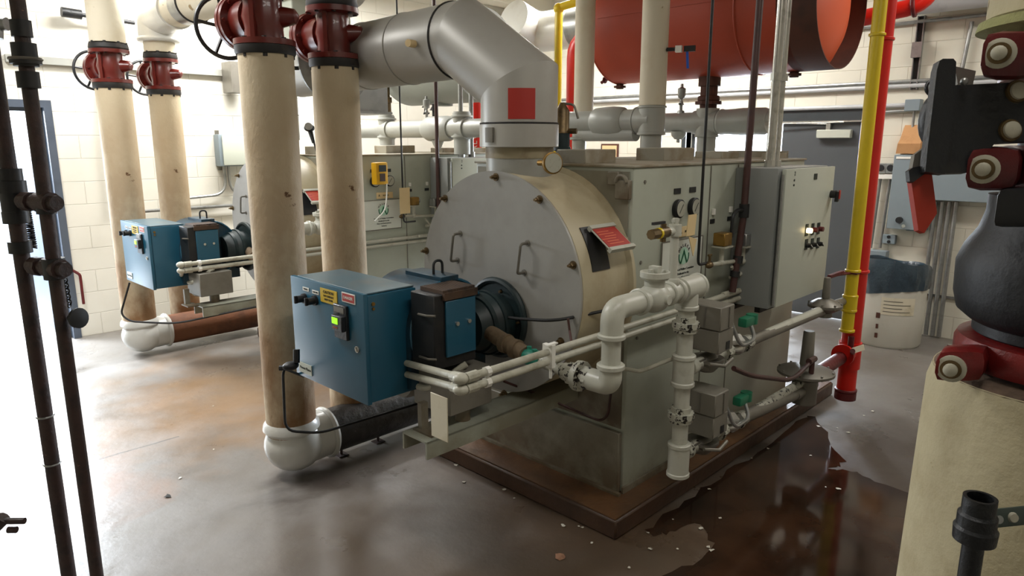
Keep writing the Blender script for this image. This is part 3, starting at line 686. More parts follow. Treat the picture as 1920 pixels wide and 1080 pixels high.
tag(MB().cyl(at(556, 655, d=3.0), at(556, 680, d=3.0), .014, n=12).sph(at(545, 686, d=3.0), .028, (1.3, 1, .7)).cyl(at(540, 690, d=3.0), at(524, 690, d=3.0), .012, n=8).build('cable_fitting', 'black', None), 'dark conduit fitting at the lower left corner of the near control box', 'fitting')
tag(MB().path([at(243, 530, d=5.0), at(226, 590, d=5.0), at(245, 603, d=5.0), at(330, 607, d=5.0), at(480, 575, d=5.2)], .007, 8, bend=.1).build('cable', 'rubber', None), 'black cable looping under the far control box', 'cable')

# ---------------------------------------------------------------- large insulated pipes and gate valves
def gate_valve(x, y, z0, z1, label, s=1.0):
    t = thing('gate_valve', label, 'gate valve', (x, y, z0), 'dark red gate valves')
    h = z1-z0
    MB().lathe([(.135*s, 0), (.14*s, .01), (.14*s, .04)], (x, y, z0), Z, 40).build('pipe_flange', 'flange_dark', t)
    MB().lathe([(.135*s, h-.04), (.14*s, h-.03), (.135*s, h)], (x, y, z0), Z, 40).build('pipe_flange', 'flange_dark', t)
    MB().lathe([(.142*s, .042), (.142*s, .068), (.09*s, .075), (.088*s, h*.35), (.1*s, h*.5), (.088*s, h*.65), (.09*s, h-.075), (.142*s, h-.068), (.142*s, h-.042)], (x, y, z0), Z, 40).obox((x-.08*s, y-.055*s, z0+h/2), V((1, 1, 0)), V((1, -1, 0)), Z, .03, .02, h-.13).build('body', 'valve_red', t)
    for k in range(8):
        q = k*PI/4+.3
        for zz in (z0+.03, z1-.03): MB().cyl((x+.122*s*math.cos(q), y+.122*s*math.sin(q), zz-.045), (x+.122*s*math.cos(q), y+.122*s*math.sin(q), zz+.045), .012, n=6).build('flange_bolt', 'flange_dark', t)
    zc = z0+h*.5; o = V((x, y, zc))
    MB().lathe([(.105*s, .04), (.1*s, .13), (.098*s, .17), (.132*s, .172), (.132*s, .2), (.136*s, .203), (.136*s, .228), (.11*s, .236), (.06*s, .27), (.045*s, .33), (.03*s, .34)], o, PY, 36).build('bonnet', 'valve_red', t)
    MB().lathe([(.05*s, .08), (.035*s, .15), (.012*s, .165)], o, V((.75, -.66, .05)), 16).build('guide_boss', 'valve_red', t)
    for k in range(8):
        q = k*PI/4; MB().cyl(o+PY*.16+(PX*math.cos(q)+Z*math.sin(q))*.115*s, o+PY*.245+(PX*math.cos(q)+Z*math.sin(q))*.115*s, .009, n=6).build('bonnet_bolt', 'valve_red', t)
    wc = o+PY*.41; wh = MB().tor(wc, PY, .15*s, .011, n=40, k=8).cyl(wc-PY*.02, wc+PY*.02, .026, n=14).cyl(o+PY*.33, wc+PY*.05, .012, n=10)
    for k in range(5):
        q = k*2*PI/5+.5; wh.path([wc, wc+(PX*math.cos(q)+Z*math.sin(q))*.15*s], .009, 6)
    wh.build('handwheel', 'wheel_black', t)

def big_pipe(x, y, zt, zu, label, ulabel, run_m, x1, elbow_m='pvc', low_m='cream', r=.128, zr=.168):
    t = thing('insulated_pipe', label, 'insulated pipe', (x, y, .0), 'cream insulated pipes below the gate valves')
    MB().cyl((x, y, zr+.07), (x, y, zt), r, n=48).build('riser', low_m, t)
    if run_m:
        MB().path([(x-.0, y, zr+.12), (x-.0, y, zr+.08), (x, y, zr+.02), (x+.09, y, zr-.005), (x+.17, y, zr), (x+.22, y, zr)], r, 32, bend=.04,
                  ).lathe([(r*1.02, .0), (r*1.15, .02), (r*1.12, .045), (r*1.0, .065)], (x, y, zr+.075), Z, 40).tor((x+.2, y, zr), PX, r*1.0, .016, n=40).sph((x+.01, y, zr+.0), r*1.22, (1, 1, .95), 28).build('elbow_cover', elbow_m, t)
        MB().cyl((x+.19, y, zr), (x1, y, zr), r*.97, n=40).build('horizontal_run', run_m, t)
    if zu:
        u = MB().cyl((x, y, zt+.34), (x, y, zu), r*.98, n=48).build('upper_pipe', 'cream_clean', None)
        u.name = 'insulated_pipe'; tag(u, ulabel, 'insulated pipe', 'upper pipes above the gate valves')
ZV = 2.15
c3, c4, p1, p2 = V((1.66, 3.27, 0)), V((2.09, 3.36, 0)), V((1.84, 6.15, 0)), V((2.28, 6.33, 0))
big_pipe(c3.x, c3.y, ZV, HC, 'tall cream insulated pipe with brown scars left of the near control box', 'cream pipe above the near left gate valve', 'tar', 2.56)
big_pipe(c4.x, c4.y, ZV-.02, HC, 'tall cream insulated pipe standing behind the near control box', 'cream pipe above the near right gate valve', None, 0, r=.122)
big_pipe(p1.x, p1.y, ZV, HC, 'cream insulated pipe with white elbow under the far control box', 'cream pipe above the far left gate valve', 'brown_pipe', 2.85)
big_pipe(p2.x, p2.y, ZV-.02, ZV+.45, 'cream insulated pipe nearest the left wall, behind the far blower', 'short cream pipe above the far right gate valve', None, 0, r=.122)
gate_valve(c3.x, c3.y, ZV, ZV+.34, 'dark red gate valve with black handwheel, largest at top left of centre')
gate_valve(c4.x, c4.y, ZV-.02, ZV+.32, 'dark red gate valve beside the silver flue duct', .95)
gate_valve(p1.x, p1.y, ZV, ZV+.33, 'smaller dark red gate valve leftmost of the four')
gate_valve(p2.x, p2.y, ZV-.02, ZV+.31, 'smaller dark red gate valve second from the left', .95)
# overhead white pipe from second riser toward the camera
t = thing('overhead_pipe', 'white covered overhead pipe elbowing off the far second riser', 'insulated pipe', (2.28, 6.33, 2.55))
MB().path([(2.28, 6.33, 2.55), (2.28, 6.33, 2.74), (2.28, 6.05, 2.76), (2.28, 5.9, 2.76)], .15, 32, bend=.14, bn=8).tor((2.28, 6.33, 2.57), Z, .145, .02).build('elbow_cover', 'pvc', t)
MB().cyl((2.28, 5.95, 2.76), (2.28, 4.05, 2.76), .135, n=40).build('straight_run', 'cream_clean', t)
MB().cyl((2.28, 5.72, 2.76), (2.28, 5.55, 2.76), .139, n=40, cap=False).build('grey_band', 'galv', t)
MB().tor((2.28, 5.55, 2.76), PY, .139, .008, n=40, k=6).build('strap', 'flange_dark', t)
# steel stand rods under the horizontal pipes
for i, (x_, y_) in enumerate(((1.95, 3.27), (2.2, 3.27))):
    tag(MB().cyl((x_, y_, 0), (x_, y_, .05), .008, n=8).box((x_-.03, y_-.03, 0), (x_+.03, y_+.03, .006)).build('support_rod', 'rust_pipe', None), 'thin rusty prop under the low black pipe, '+('nearer its white elbow' if i == 0 else 'nearer the boiler'), 'support rod', 'props under the low pipes')

# ---------------------------------------------------------------- flue
fl = thing('flue_duct', 'silver flue duct with red square sticker rising from the near boiler and bending left', 'flue duct', (2.35, 2.27, 1.77))
fx, fy = 2.365, 2.27
q1, q2, q3 = V((fx, fy, 2.0)), V((2.335, 2.60, 2.225)), V((2.33, 4.15, 2.20))
MB().path([(fx, fy, 1.83), q1], .176, 48, cap=False).build('lower_section', 'flue', fl)
def miter_piece(pts, keep, r, nm, m):
    """sweep the full mitred path, keep only ring pair `keep`"""
    mb = MB(); P = [V(p) for p in pts]; u, v = frame(P[1]-P[0]); n = 48
    offs = [(u*math.cos(2*PI*i/n)+v*math.sin(2*PI*i/n))*r for i in range(n)]; rg = [[P[0]+o for o in offs]]
    for i in range(1, len(P)):
        seg = (P[i]-P[i-1]).normalized(); nx = (P[i+1]-P[i]).normalized() if i < len(P)-1 else seg; nr = (seg+nx).normalized()
        offs = [o-seg*(o.dot(nr)/seg.dot(nr)) for o in offs]; rg.append([P[i]+o for o in offs])
    A, B = rg[keep], rg[keep+1]; va = [mb.b.verts.new(x) for x in A]; vb = [mb.b.verts.new(x) for x in B]; mb.skin([va, vb], (False, False))
    return mb.build(nm, m, fl)
bpy.data.objects.remove(fl.children[0])
PTS = [V((fx, fy, 1.83)), q1, q2, q3]
miter_piece(PTS, 0, .176, 'lower_section', 'flue'); miter_piece(PTS, 1, .176, 'elbow_section', 'flue'); miter_piece(PTS, 2, .176, 'long_section', 'flue')
MB().lathe([(.176, 0), (.182, .002), (.182, .1), (.176, .103)], (fx, fy, 1.724), Z, 48).build('band', 'flue', fl)
MB().tor((fx, fy, 1.83), Z, .178, .004, n=48, k=6).build('seam', 'flange_dark', fl)
dq = (q3-q2).normalized()
for k in (.06, .42, .80): MB().tor(q2+dq*k, dq, .177, .0035 if k != .06 else .006, n=48, k=6).build('seam', 'flange_dark' if k == .06 else 'flue', fl)
MB().lathe([(.24, 0), (.24, .012)], q2+dq*1.14, dq, 40).build('damper_flange', 'galv', fl)
# red sticker (curved patch)
def cpatch(cx, cy, r, a0, a1, z0, z1, nm, m, par, tk=.001):
    mb = MB(); rs = []
    for i in range(9):
        a = math.radians(a0+(a1-a0)*i/8); dd = V((math.cos(a), math.sin(a), 0))
        rs.append([mb.b.verts.new(V((cx, cy, z))+dd*rr) for z, rr in ((z0, r), (z1, r), (z1, r+tk), (z0, r+tk))])
    mb.skin(rs); return mb.build(nm, m, par)
cpatch(fx, fy, .1765, 208, 247, 1.845, 1.975, 'red_sticker', 'ink_red', fl)
cpatch(fx, fy, .1825, 172, 186, 1.745, 1.81, 'clasp', 'pewter', fl, .01)
MB().cyl(q2+dq*.16+V((-.18, 0, -.02)), q2+dq*.16+V((-.225, -.01, -.02)), .018, n=12).build('test_port', 'manila', fl)
# rear stack: box and round riser
st = thing('draft_box', 'pale grey rectangular duct hanging behind the silver flue duct', 'duct', (2.55, 4.3, 1.95))
MB().box((2.3, 4.15, 2.1), (2.72, 4.55, HC), .006).build('duct_body', 'panel_white', st)
MB().box((2.62, 4.02, 1.94), (2.9, 4.3, 2.13), .004).box((2.6, 4.0, 1.93), (2.92, 4.32, 1.945)).build('drop_box', 'wall_pipe', st)
bb = MB()
for k in range(6): bb.cyl((2.62, 4.05+.0, 1.965+k*.025), (2.612, 4.05, 1.965+k*.025), .005, n=6); bb.cyl((2.62, 4.27, 1.965+k*.025), (2.612, 4.27, 1.965+k*.025), .005, n=6)
bb.build('box_bolts', 'flange_dark', st)
f2 = thing('flue_duct', 'silver upright flue of the far boiler seen between the two cream pipes', 'flue duct', (2.71, 5.2, 1.77))
MB().cyl((2.71, 5.2, 1.76), (2.71, 5.2, 2.62), .15, n=40).build('lower_section', 'flue', f2)
MB().path([(2.71, 5.2, 2.62), (2.71, 5.2, 2.8), (2.71, 4.7, 2.8), (2.71, 4.2, 2.8)], .2, 40, bend=.2).build('elbow_section', 'flue', f2)
for z in (1.95, 2.15, 2.45): MB().tor((2.71, 5.2, z), Z, .151, .004, n=40, k=6).build('seam', 'pewter', f2)

# ---------------------------------------------------------------- overhead header pipes
HX, HB, TY = 4.0, 4.85, 2.632
t = thing('header_pipe', 'grey painted header pipe with tee crossing left above the near boiler', 'header pipe', (HX, 2.9, 1.65), 'grey header pipes')
MB().cyl((HX, TY, 1.885), (HX, 3.95, 1.885), .075, n=36).build('main', 'header', t)
m = MB().cyl((HX, TY, 1.64), (HX, TY, 1.9), .07, n=36)
m.cyl((HX, TY-.02, 1.885), (HX, TY+.1, 1.885), .088, n=36).cyl((HX, TY, 1.8), (HX, TY, 1.975), .086, n=36); fitting(m, (HX, TY, 1.8), Z, .094, .02); fitting(m, (HX, TY, 1.97), Z, .094, .018); fitting(m, (HX, TY+.11, 1.885), PY, .09, .016); m.build('tee', 'header', t)
MB().lathe([(.078, 0), (.092, .02), (.1, .1), (.098, .17), (.092, .24), (.078, .26)], (HX, 2.84, 1.885), PY, 36).build('check_valve', 'header', t)
m = MB().cyl((HX, 3.24, 1.62), (HX, 3.24, 1.86), .05, n=28); fitting(m, (HX, 3.24, 1.77), Z, .066, .02); m.cyl((HX, 2.75, 1.80), (HX, 3.24, 1.80), .05, n=24).build('return_leg', 'header', t)
t = thing('header_pipe', 'grey painted header pipe with tee under the red tank, behind the near boiler', 'header pipe', (HB, 2.6, .05), 'grey header pipes')
MB().path([(HB, 3.1, 1.89), (HB, 2.24, 1.89), (HB, 2.24, 1.885)], .074, 36).build('main', 'header', t)
m = MB().cyl((HB, 2.70, .05), (HB, 2.70, 1.97), .07, n=36); fitting(m, (HB, 2.70, 1.79), Z, .088, .02); m.cyl((HB, 2.60, 1.89), (HB, 2.80, 1.89), .088, n=36).cyl((HB, 2.7, 1.78), (HB, 2.7, 1.99), .084, n=36).build('tee', 'header', t)
MB().lathe([(.078, 0), (.094, .03), (.096, .2), (.088, .33), (.094, .36), (.08, .39)], (HB, 2.22, 1.89), PY, 36).build('reducer', 'header', t)
MB().lathe([(.03, 0), (.055, .03), (.06, .06)], (HB, 2.94, 1.765), Z, 18).cyl((HB, 2.94, 1.74), (HB, 2.94, 1.77), .015, n=8).build('drain_boss', 'header', t)
av = thing('air_vent', 'small grey automatic air vent standing on the header pipe', 'air vent', (HB, 2.93, 1.97))
MB().lathe([(.03, -.01), (.026, .015), (.012, .02), (.012, .05), (.016, .06), (.016, .08), (.01, .09), (.01, .1), (.026, .115), (.03, .13), (.03, .18), (.012, .19), (.01, .215)], (HB, 2.93, 1.965), Z, 20).build('vent_body', 'galv', av)
MB().cyl((HB-.03, 2.93, 2.03), (HB+.03, 2.93, 2.03), .007, n=8).build('vent_cock', 'black', av)

def vpipe(x, y, z0, z1, r, m, label, cat='pipe', name='vertical_pipe', group=None, n=24):
    return tag(MB().cyl((x, y, z0), (x, y, z1), r, n=n).build(name, m, None), label, cat, group)
vpipe(HX, TY, 1.98, HC, .086, 'cream_clean', 'cream insulated upright pipe in front of the red tank', 'insulated pipe', 'insulated_pipe')
q = at(1094, 205, x=4.25); vpipe(4.25, q.y, 1.9, HC, .074, 'cream_clean', 'cream insulated upright pipe left of the red tank, beside the thin yellow pipe', 'insulated pipe', 'insulated_pipe')
# strap with blue tape on the cream pipe
b_ = thing('tap_valve', 'small white and black tap with a blue strip, sticking out of the cream pipe', 'valve', at(1250, 93, d=4.42))
p = at(1250, 93, d=4.42)
MB().cyl(p, p+V((.02, -.05, 0)), .012, n=10).build('stem', 'black', b_)
MB().obox(p+V((.03, -.07, 0)), V((.3, -1, 0)), Z, V((1, .3, 0)), .04, .04, .03).build('tap_body', 'white', b_)
MB().obox(p+V((.06, -.13, 0)), V((.3, -1, 0)), Z, V((1, .3, 0)), .07, .035, .02).build('tap_end', 'black', b_)
MB().obox(p+V((.055, -.12, -.06)), V((.3, -1, 0)), V((0, .1, 1)), V((1, .3, 0)), .016, .12, .004).build('blue_strip', 'blue_tape', b_)

# relief valve stack between flue and header
rv = thing('relief_valve', 'bronze and dark relief valve standing beside the flue on the near boiler', 'relief valve', (2.85, 2.3, 1.65))
rx, ry = 2.74, 2.33
MB().lathe([(.03, 0), (.03, .05), (.045, .055), (.045, .07), (.04, .075), (.04, .14)], (rx, ry, 1.65), Z, 18).build('valve_base', 'dark_green', rv)
MB().lathe([(.042, .14), (.036, .15), (.036, .25), (.022, .27), (.012, .29)], (rx, ry, 1.65), Z, 18).cyl((rx, ry, 1.8), (rx+.03, ry-.07, 1.8), .014, n=10).build('bonnet', 'bronze', rv)
MB().path([(rx, ry, 1.935), (rx+.03, ry-.05, 1.93), (rx+.04, ry-.07, 1.86)], .006, 8, bend=.02).build('lift_lever', 'pewter', rv)

# ---------------------------------------------------------------- red expansion tank
TX, TZ, TR = 4.85, 2.64, .43
tk = thing('expansion_tank', 'large rust-red horizontal tank hung near the ceiling', 'tank', (TX, 2.4, TZ-TR))
prof = [(.02, -.19), (.12, -.175), (.22, -.14), (.31, -.085), (.38, -.03), (TR, .02), (TR, 1.56)]
y_l = 3.54
MB().lathe(prof, (TX, y_l, TZ), NY, 64).build('shell', 'tank_red', tk)
MB().lathe([(TR*.995, 0), (TR*1.0, .02), (TR*1.0, .27), (TR*.985, .27), (TR*.985, .06)], (TX, y_l-1.48, TZ), NY, 64, cap=(False, False)).build('skirt', 'tank_brown', tk)
MB().lathe([(TR*.98, 0), (.33, .06), (.2, .1), (.05, .115)], (TX, y_l-1.62, TZ), NY, 48).build('end_head', 'tank_orange', tk)
for yy in (y_l-.02, y_l-1.22): MB().tor((TX, yy, TZ), PY, TR, .007, n=60, k=6).build('weld_seam', 'tank_red', tk)
sa = V((-math.cos(.1), 0, math.sin(.02)))
MB().obox((TX-TR-.001, y_l-.72, TZ+.02), PY, Z, PX, 1.2, .008, .006).build('long_seam', 'tank_red', tk)
MB().lathe([(.08, 0), (.08, .1)], (TX, 2.70, TZ-TR-.06), Z, 28).build('outlet_boss', 'tank_brown', tk)
for (yy, zz) in ((y_l-.03, -.45), (2.07, -.445)): MB().cyl((TX, yy, TZ-.38), (TX, yy, TZ+zz-.02), .03, n=12).cyl((TX, yy, TZ+zz-.01), (TX, yy, TZ+zz+.005), .05, n=8).build('drain_plug', 'tank_brown', tk)
for yy in (3.2, 2.3): MB().cyl((TX-.2, yy, TZ+.33), (TX-.2, yy, HC), .008, n=8).cyl((TX+.2, yy, TZ+.33), (TX+.2, yy, HC), .008, n=8).build('hanger_rod', 'galv', tk)
m = MB().cyl((TX, 2.70, 1.97), (TX, 2.70, TZ-TR-.03), .062, n=24)
fitting(m, (TX, 2.70, 2.06), Z, .08, .04)
tag(m.hexn((TX, 2.70, 2.03), Z, .1, .022, 8).build('tank_leg_pipe', 'tank_brown', None), 'dark rusty flanged pipe joining the red tank to the header below', 'pipe')
# cocks on tank end
for (a, b) in ((1132, 38), (1135, 150)):
    p = at(a, b, x=TX-.02); mb = MB().cyl(p, p+V((0, -.09, .0)), .008, n=8).lathe([(.028, 0), (.028, .01)], p, PY, 12).cyl(p-V((0, -.04, 0))-Z*.02, p+V((0, -.04, 0))+Z*.02, .014, n=8)
    tag(mb.build('gauge_cock', 'dark_red', None), ('upper' if b < 100 else 'lower')+' small handwheel cock at the domed end of the red tank', 'valve', 'cocks on the red tank')

# grey tank over far boiler
gt = thing('expansion_tank', 'grey-green horizontal tank half hidden behind the silver flue duct', 'tank', (4.5, 4.6, 2.1))
MB().lathe([(a*.95, b) for a, b in prof[:-1]]+[(TR*.95, 1.1)], (4.5, 5.85, 2.51), NY, 56).build('shell', 'tank_grey', gt)
MB().lathe([(.1, 0), (.1, .03)], (4.5, 5.35, 2.085), Z, 16).build('flanged_boss', 'tank_grey', gt)
# header of far boiler
h2 = thing('header_pipe', 'grey header pipe with tees crossing above the far boiler', 'header pipe', (4.0, 5.0, 1.65))
hx2 = 4.1
m = MB().cyl((hx2, 4.15, 1.86), (hx2, 6.2, 1.86), .078, n=32); m.build('main', 'header', h2)
for yy in (5.72, 4.62):
    m = MB().cyl((hx2, yy, 1.64), (hx2, yy, 2.0), .072, n=28).cyl((hx2, yy-.08, 1.86), (hx2, yy+.08, 1.86), .092, n=28); fitting(m, (hx2, yy, 1.79), Z, .095, .02); m.cyl((hx2, yy, 1.77), (hx2, yy, 1.99), .08, n=28); fitting(m, (hx2, yy, 1.96), Z, .095, .02); m.build('tee', 'header', h2)
MB().lathe([(.09, 0), (.11, .05), (.11, .3), (.09, .35)], (hx2, 4.75, 1.86), PY, 28).lathe([(.02, -.09), (.06, 0)], (hx2, 4.95, 1.76), Z, 16).build('check_valve', 'header', h2)
q = at(755, 200, d=6.2)
tag(MB().cyl((hx2, 5.72, 2.0), (hx2, 5.72, 2.12), .05, n=20).cyl((hx2, 5.72, 2.12), (hx2, 5.72, 2.4), .042, n=20).hexn((hx2, 5.72, 2.14), Z, .06, .05, 8).build('rusty_riser', 'bronze', None), 'rusty brown riser standing on the far header pipe', 'pipe')
av2 = copy_tree(av, delta=(hx2-HB, 5.1-2.93, -.03)); av2['label'] = 'small air vent on the far header pipe, left of the flue'
for i, (a, b) in enumerate(((795, 190), (810, 195))):
    p = at(a+3, b, x=4.4); tag(MB().cyl(p, p-Z*.12, .016, n=10).lathe([(.04, -.0), (.01, .05)], p-Z*.06, Z, 12).cyl(p-Z*.12-PX*.03, p-Z*.12+PX*.03, .005, n=6).build('drain_cock', 'flange_dark', None), ('left' if i == 0 else 'right')+' dark drain cock under the grey tank', 'valve', 'drain cocks under the grey tank')

# control cabinets
def cabinet():
    x0, x1, z0, z1 = 3.5, 4.16, .88, 1.615
    t = thing('control_cabinet', 'tall pale grey control cabinet with lit lamp and red switch on the near boiler', 'control cabinet', (3.85, 1.64, z0), 'boiler control cabinets')
    MB().box((x0, 1.535, z0), (x1, 1.764, z1), .006, segs=2).build('cabinet_body', 'panel_side', t)
    d = MB().box((x0+.03, 1.505, z0+.01), (x1+.03, 1.528, z1-.005), .004, segs=2).build('cabinet_door', 'panel_white', t)
    MB().cyl((x0+.015, 1.515, z0+.02), (x0+.015, 1.515, z1-.03), .008, n=8).build('hinge', 'galv', t)
    yf = 1.505
    def fp(a, b): return at(a, b, y=yf)
    p = fp(1558, 364); MB().cyl(p, p+NY*.03, .022, n=16).obox(p+NY*.035-Z*.012, V((1, 0, .1)), Z, PY, .022, .06, .02, .004).build('switch_knob', 'black', d)
    MB().obox(p+NY*.047+PX*.005, PX, Z, PY, .016, .05, .006).build('switch_grip', 'ink_red', d)
    p = fp(1529, 331); MB().box((p.x-.02, yf-.003, p.z-.016), (p.x+.02, yf, p.z+.016)).build('nameplate', 'ink', d)
    p = fp(1490, 333)
    text('2', .03, 'ink', d, (p.x, yf-.001, p.z+.02), PX, Z); text('2', .03, 'ink', d, (p.x, yf-.001, p.z-.01), PX, Z) if False else None
    p = fp(1489, 338)
    MB().cyl((p.x, yf-.003, p.z), (p.x, yf, p.z), .006, n=8).cyl((p.x, yf-.003, p.z-.025), (p.x, yf, p.z-.025), .006, n=8).build('rivets', 'ink', d)
    for i, a in enumerate((1512, 1523, 1534)):
        p = fp(a, 432-i*1.5)
        MB().box((p.x-.017, yf-.004, p.z-.03), (p.x+.017, yf, p.z+.035)).build('lamp_plate', 'ink', d)
        MB().cyl((p.x, yf-.004, p.z), (p.x, yf-.03, p.z), .014, n=14).build('lamp', 'lamp_amber' if i == 0 else 'dark_red', d)
        p = fp(a-1, 460-i*1.5)
        MB().box((p.x-.017, yf-.004, p.z-.025), (p.x+.017, yf, p.z+.035)).build('switch_plate', 'ink', d)
        MB().cyl((p.x, yf-.004, p.z-.0), (p.x, yf-.02, p.z), .013, n=14).obox((p.x, yf-.026, p.z), V((.8, 0, -.6)), V((.6, 0, .8)), PY, .03, .008, .012).build('selector_switch', 'black', d)
        MB().obox((p.x, yf-.033, p.z), V((.8, 0, -.6)), V((.6, 0, .8)), PY, .024, .003, .002).build('switch_mark', 'white', d)
    return t
cab = cabinet()
cab2 = copy_tree(cab, delta=DB+V((.0, 0, 0))); cab2['label'] = 'grey control cabinet on the far boiler, peeking over the near boiler door'
# cabinet bottom frame strut
tag(MB().box((3.55, 1.6, .84), (4.35, 1.63, .875)).box((3.5, 1.74, .84), (4.3, 1.763, .86)).build('cabinet_bracket', 'flange_dark', None), 'dark angle bracket under the near control cabinet', 'bracket')

# pressure controls on the casing side
def control_set():
    y0 = 1.765
    t = thing('pressure_control', 'pair of small tan pressure control boxes on cream piping beside the near gauges', 'pressure control', (3.42, 1.7, 1.0), 'pressure control sets')
    for i, a in enumerate((1355, 1395)):
        p = at(a, 447, y=1.69)
        MB().box((p.x-.045, p.y-.035, p.z-.035), (p.x+.035, p.y+.03, p.z+.03), .004).build('control_box', 'brass' if i == 0 else 'galv', t)
        MB().cyl((p.x+.036, p.y, p.z), (p.x+.055, p.y, p.z), .022, n=14).build('dial_cap', 'galv', t)
        MB().box((p.x-.045, p.y-.04, p.z-.045), (p.x+.04, p.y+.035, p.z-.037)).build('bracket', 'conduit_cream', t)
        q = at(a, 492+(-3 if i else 0), y=1.69)
        MB().cyl((p.x, p.y, p.z-.04), (p.x, p.y, q.z), .012, n=10).sph((p.x, p.y, q.z), .018).build('drop_nipple', 'conduit_cream', t)
    a, b = at(1330, 497, y=1.69), at(1398, 487, y=1.69)
    MB().cyl(a, b, .011, n=10).cyl(at(1372, 500, y=1.69), at(1378, 518, y=1.7), .008).path([at(1370, 520, y=1.7), at(1385, 515, y=1.7), at(1405, 505, y=1.7)], .012, 10).path([at(1355, 552, y=1.7), at(1400, 540, y=1.7)], .012, 10).build('crossover', 'conduit_cream', t)
    MB().sph(a, .022, (1.4, .8, .8)).cyl(a, a+Z*.05, .007, n=8).cyl(a+Z*.05-PX*.015, a+Z*.05+PX*.015, .006, n=8).build('needle_valve', 'bronze', t)
    for q in (at(1408, 491, y=1.7), at(1407, 511, y=1.7), at(1400, 543, y=1.7)): MB().sph(q, .02).build('elbow', 'conduit_cream', t)
    return t
pc = control_set(); pc2 = copy_tree(pc, delta=DB); pc2['label'] = 'small tan pressure control box on the far boiler, left of the near door rim'

# thin black tube, thick reddish rod
def thin(a_top, a_bot, y, r, m, label, zt=HC, extra=None, z_b=None):
    p0, p1 = at(*a_top, y=y), at(*a_bot, y=y); x = (p0.x+p1.x)/2
    P = [(x, y, zt), (x, y, p1.z)]
    if extra: P += extra(x, y, p1.z)
    return tag(MB().path(P, r, 10, bend=.03).build('impulse_tube', m, None), label, 'tube', 'thin dark impulse tubes')
thin((1335, 0), (1310, 497), 1.7, .007, 'black', 'thin black tube dropping past the near boiler gauges', extra=lambda x, y, z: [(x+.13, y, z-.0)])
x_ = 3.45
rr = thing('drain_pipe', 'dark reddish upright pipe in front of the near control cabinet', 'pipe', (x_, 1.68, 1.0))
MB().path([(x_+.03, 1.68, HC), (x_, 1.68, 1.38), (x_-.07, 1.68, .97)], .018, 12).build('pipe', 'rod_red', rr)
MB().cyl((x_, 1.68, 1.36), (x_, 1.68, 1.43), .026, n=12).build('coupling', 'black', rr)
MB().cyl((x_-.03, 1.68, 1.16), (x_-.035, 1.68, 1.12), .026, n=12).build('coupling', 'black', rr)
MB().cyl((x_-.05, 1.68, 1.08), (x_-.055, 1.68, 1.05), .025, n=12).build('coupling', 'black', rr)
MB().path([(x_, 1.68, 1.4), (x_-.1, 1.67, 1.405), (x_-.14, 1.67, 1.38), (x_-.14, 1.67, 1.27)], .01, 8, bend=.03).build('side_tube', 'black', rr)
def b2tube(px_t, px_b, r, m, label, foot):
    p0, p1 = at(*px_t, y=4.6), at(*px_b, y=4.6)
    P = [(p1.x, 4.6, HC), (p1.x, 4.6, p1.z)]+([(p1.x+.12, 4.6, p1.z)] if foot else [])
    tag(MB().path(P, r, 8, bend=.03).build('impulse_tube', m, None), label, 'tube', 'thin dark impulse tubes')
b2tube((748, 180), (757, 417), .007, 'black', 'thin black tube dropping in front of the far boiler gauges', True)
b2tube((815, 160), (822, 390), .016, 'rod_red', 'reddish tube left of the near flue, in front of the far boiler', False)

# grey galvanised conduits, near cabinet and far cabinet
for i, dx in enumerate((0, .075)):
    b = V((3.67+dx, 1.66, 1.6))
    tag(MB().path([(b.x, 1.66, 1.61), (b.x, 1.66, 2.32), (b.x+.0, 1.66, 2.55), (b.x+.05, 1.66, HC)], .019 if i else .023, 14, bend=.1).cyl((b.x, 1.66, 1.61), (b.x, 1.66, 1.65), .03, n=8).cyl((b.x, 1.66, 2.06), (b.x, 1.66, 2.1), .03, n=8).build('metal_conduit', 'steel_bright', None), ('left' if i == 0 else 'right')+' of two shiny conduits rising from the near control cabinet', 'conduit', 'shiny conduits above the near cabinet')
for i, dx in enumerate((0, .12)):
    b = V((4.07+dx, 4.6, 1.6))
    tag(MB().cyl((b.x, b.y, 1.615), (b.x, b.y, HC), .02, n=14).cyl((b.x, b.y, 1.615), (b.x, b.y, 1.66), .03, n=8).build('metal_conduit', 'galv', None), ('left' if i == 0 else 'right')+' of two grey conduits rising from the far control cabinet', 'conduit', 'grey conduits above the far cabinet')

# ---------------------------------------------------------------- red and yellow pipes
RX, RY = 4.555, 1.44
t = thing('red_pipe', 'bright red upright pipe ending in a cap low beside the regulator', 'pipe', (RX, RY, .13))
MB().cyl((RX, RY, .14), (RX, RY, HC), .057, n=32).build('upright', 'red', t)
m = MB().cyl((RX, RY, .12), (RX, RY, .17), .065, n=28); fitting(m, (RX, RY, .18), Z, .067, .02); m.build('end_cap', 'dark_red', t)
m = MB().cyl((RX, RY, .33), (RX, RY, .5), .068, n=28).cyl((RX, RY, .44), (RX-.12, RY, .44), .055, n=24).cyl((RX-.11, RY, .44), (RX-.13, RY, .44), .068, n=24); m.build('tee', 'red', t)
for z in (.96, 2.33):
    m = MB(); fitting(m, (RX, RY, z), Z, .066, .02); m.build('coupling', 'red', t)
MB().cyl((RX-.09, RY-.03, .48), (RX-.09, RY-.03, .56), .018, n=10).cyl((RX-.1, RY-.05, .46), (RX-.2, RY-.08, .5), .015, n=10).build('side_cock', 'dark_red', t)
tag(MB().obox((RX-.13, RY-.09, .50), V((1, -.5, .2)), V((0, .3, 1)), V((1, 1, 0)), .09, .035, .003).build('paper_scrap', 'paper', None), 'torn white paper scrap tied to the red pipe cock', 'paper')
YX, YY = 4.44, 1.485
ax = at(1588, 618, d=4.36); YX, YY = ax.x, ax.y
t = thing('yellow_pipe', 'bright yellow upright gas pipe hugging the red pipe', 'pipe', (YX, YY, .58))
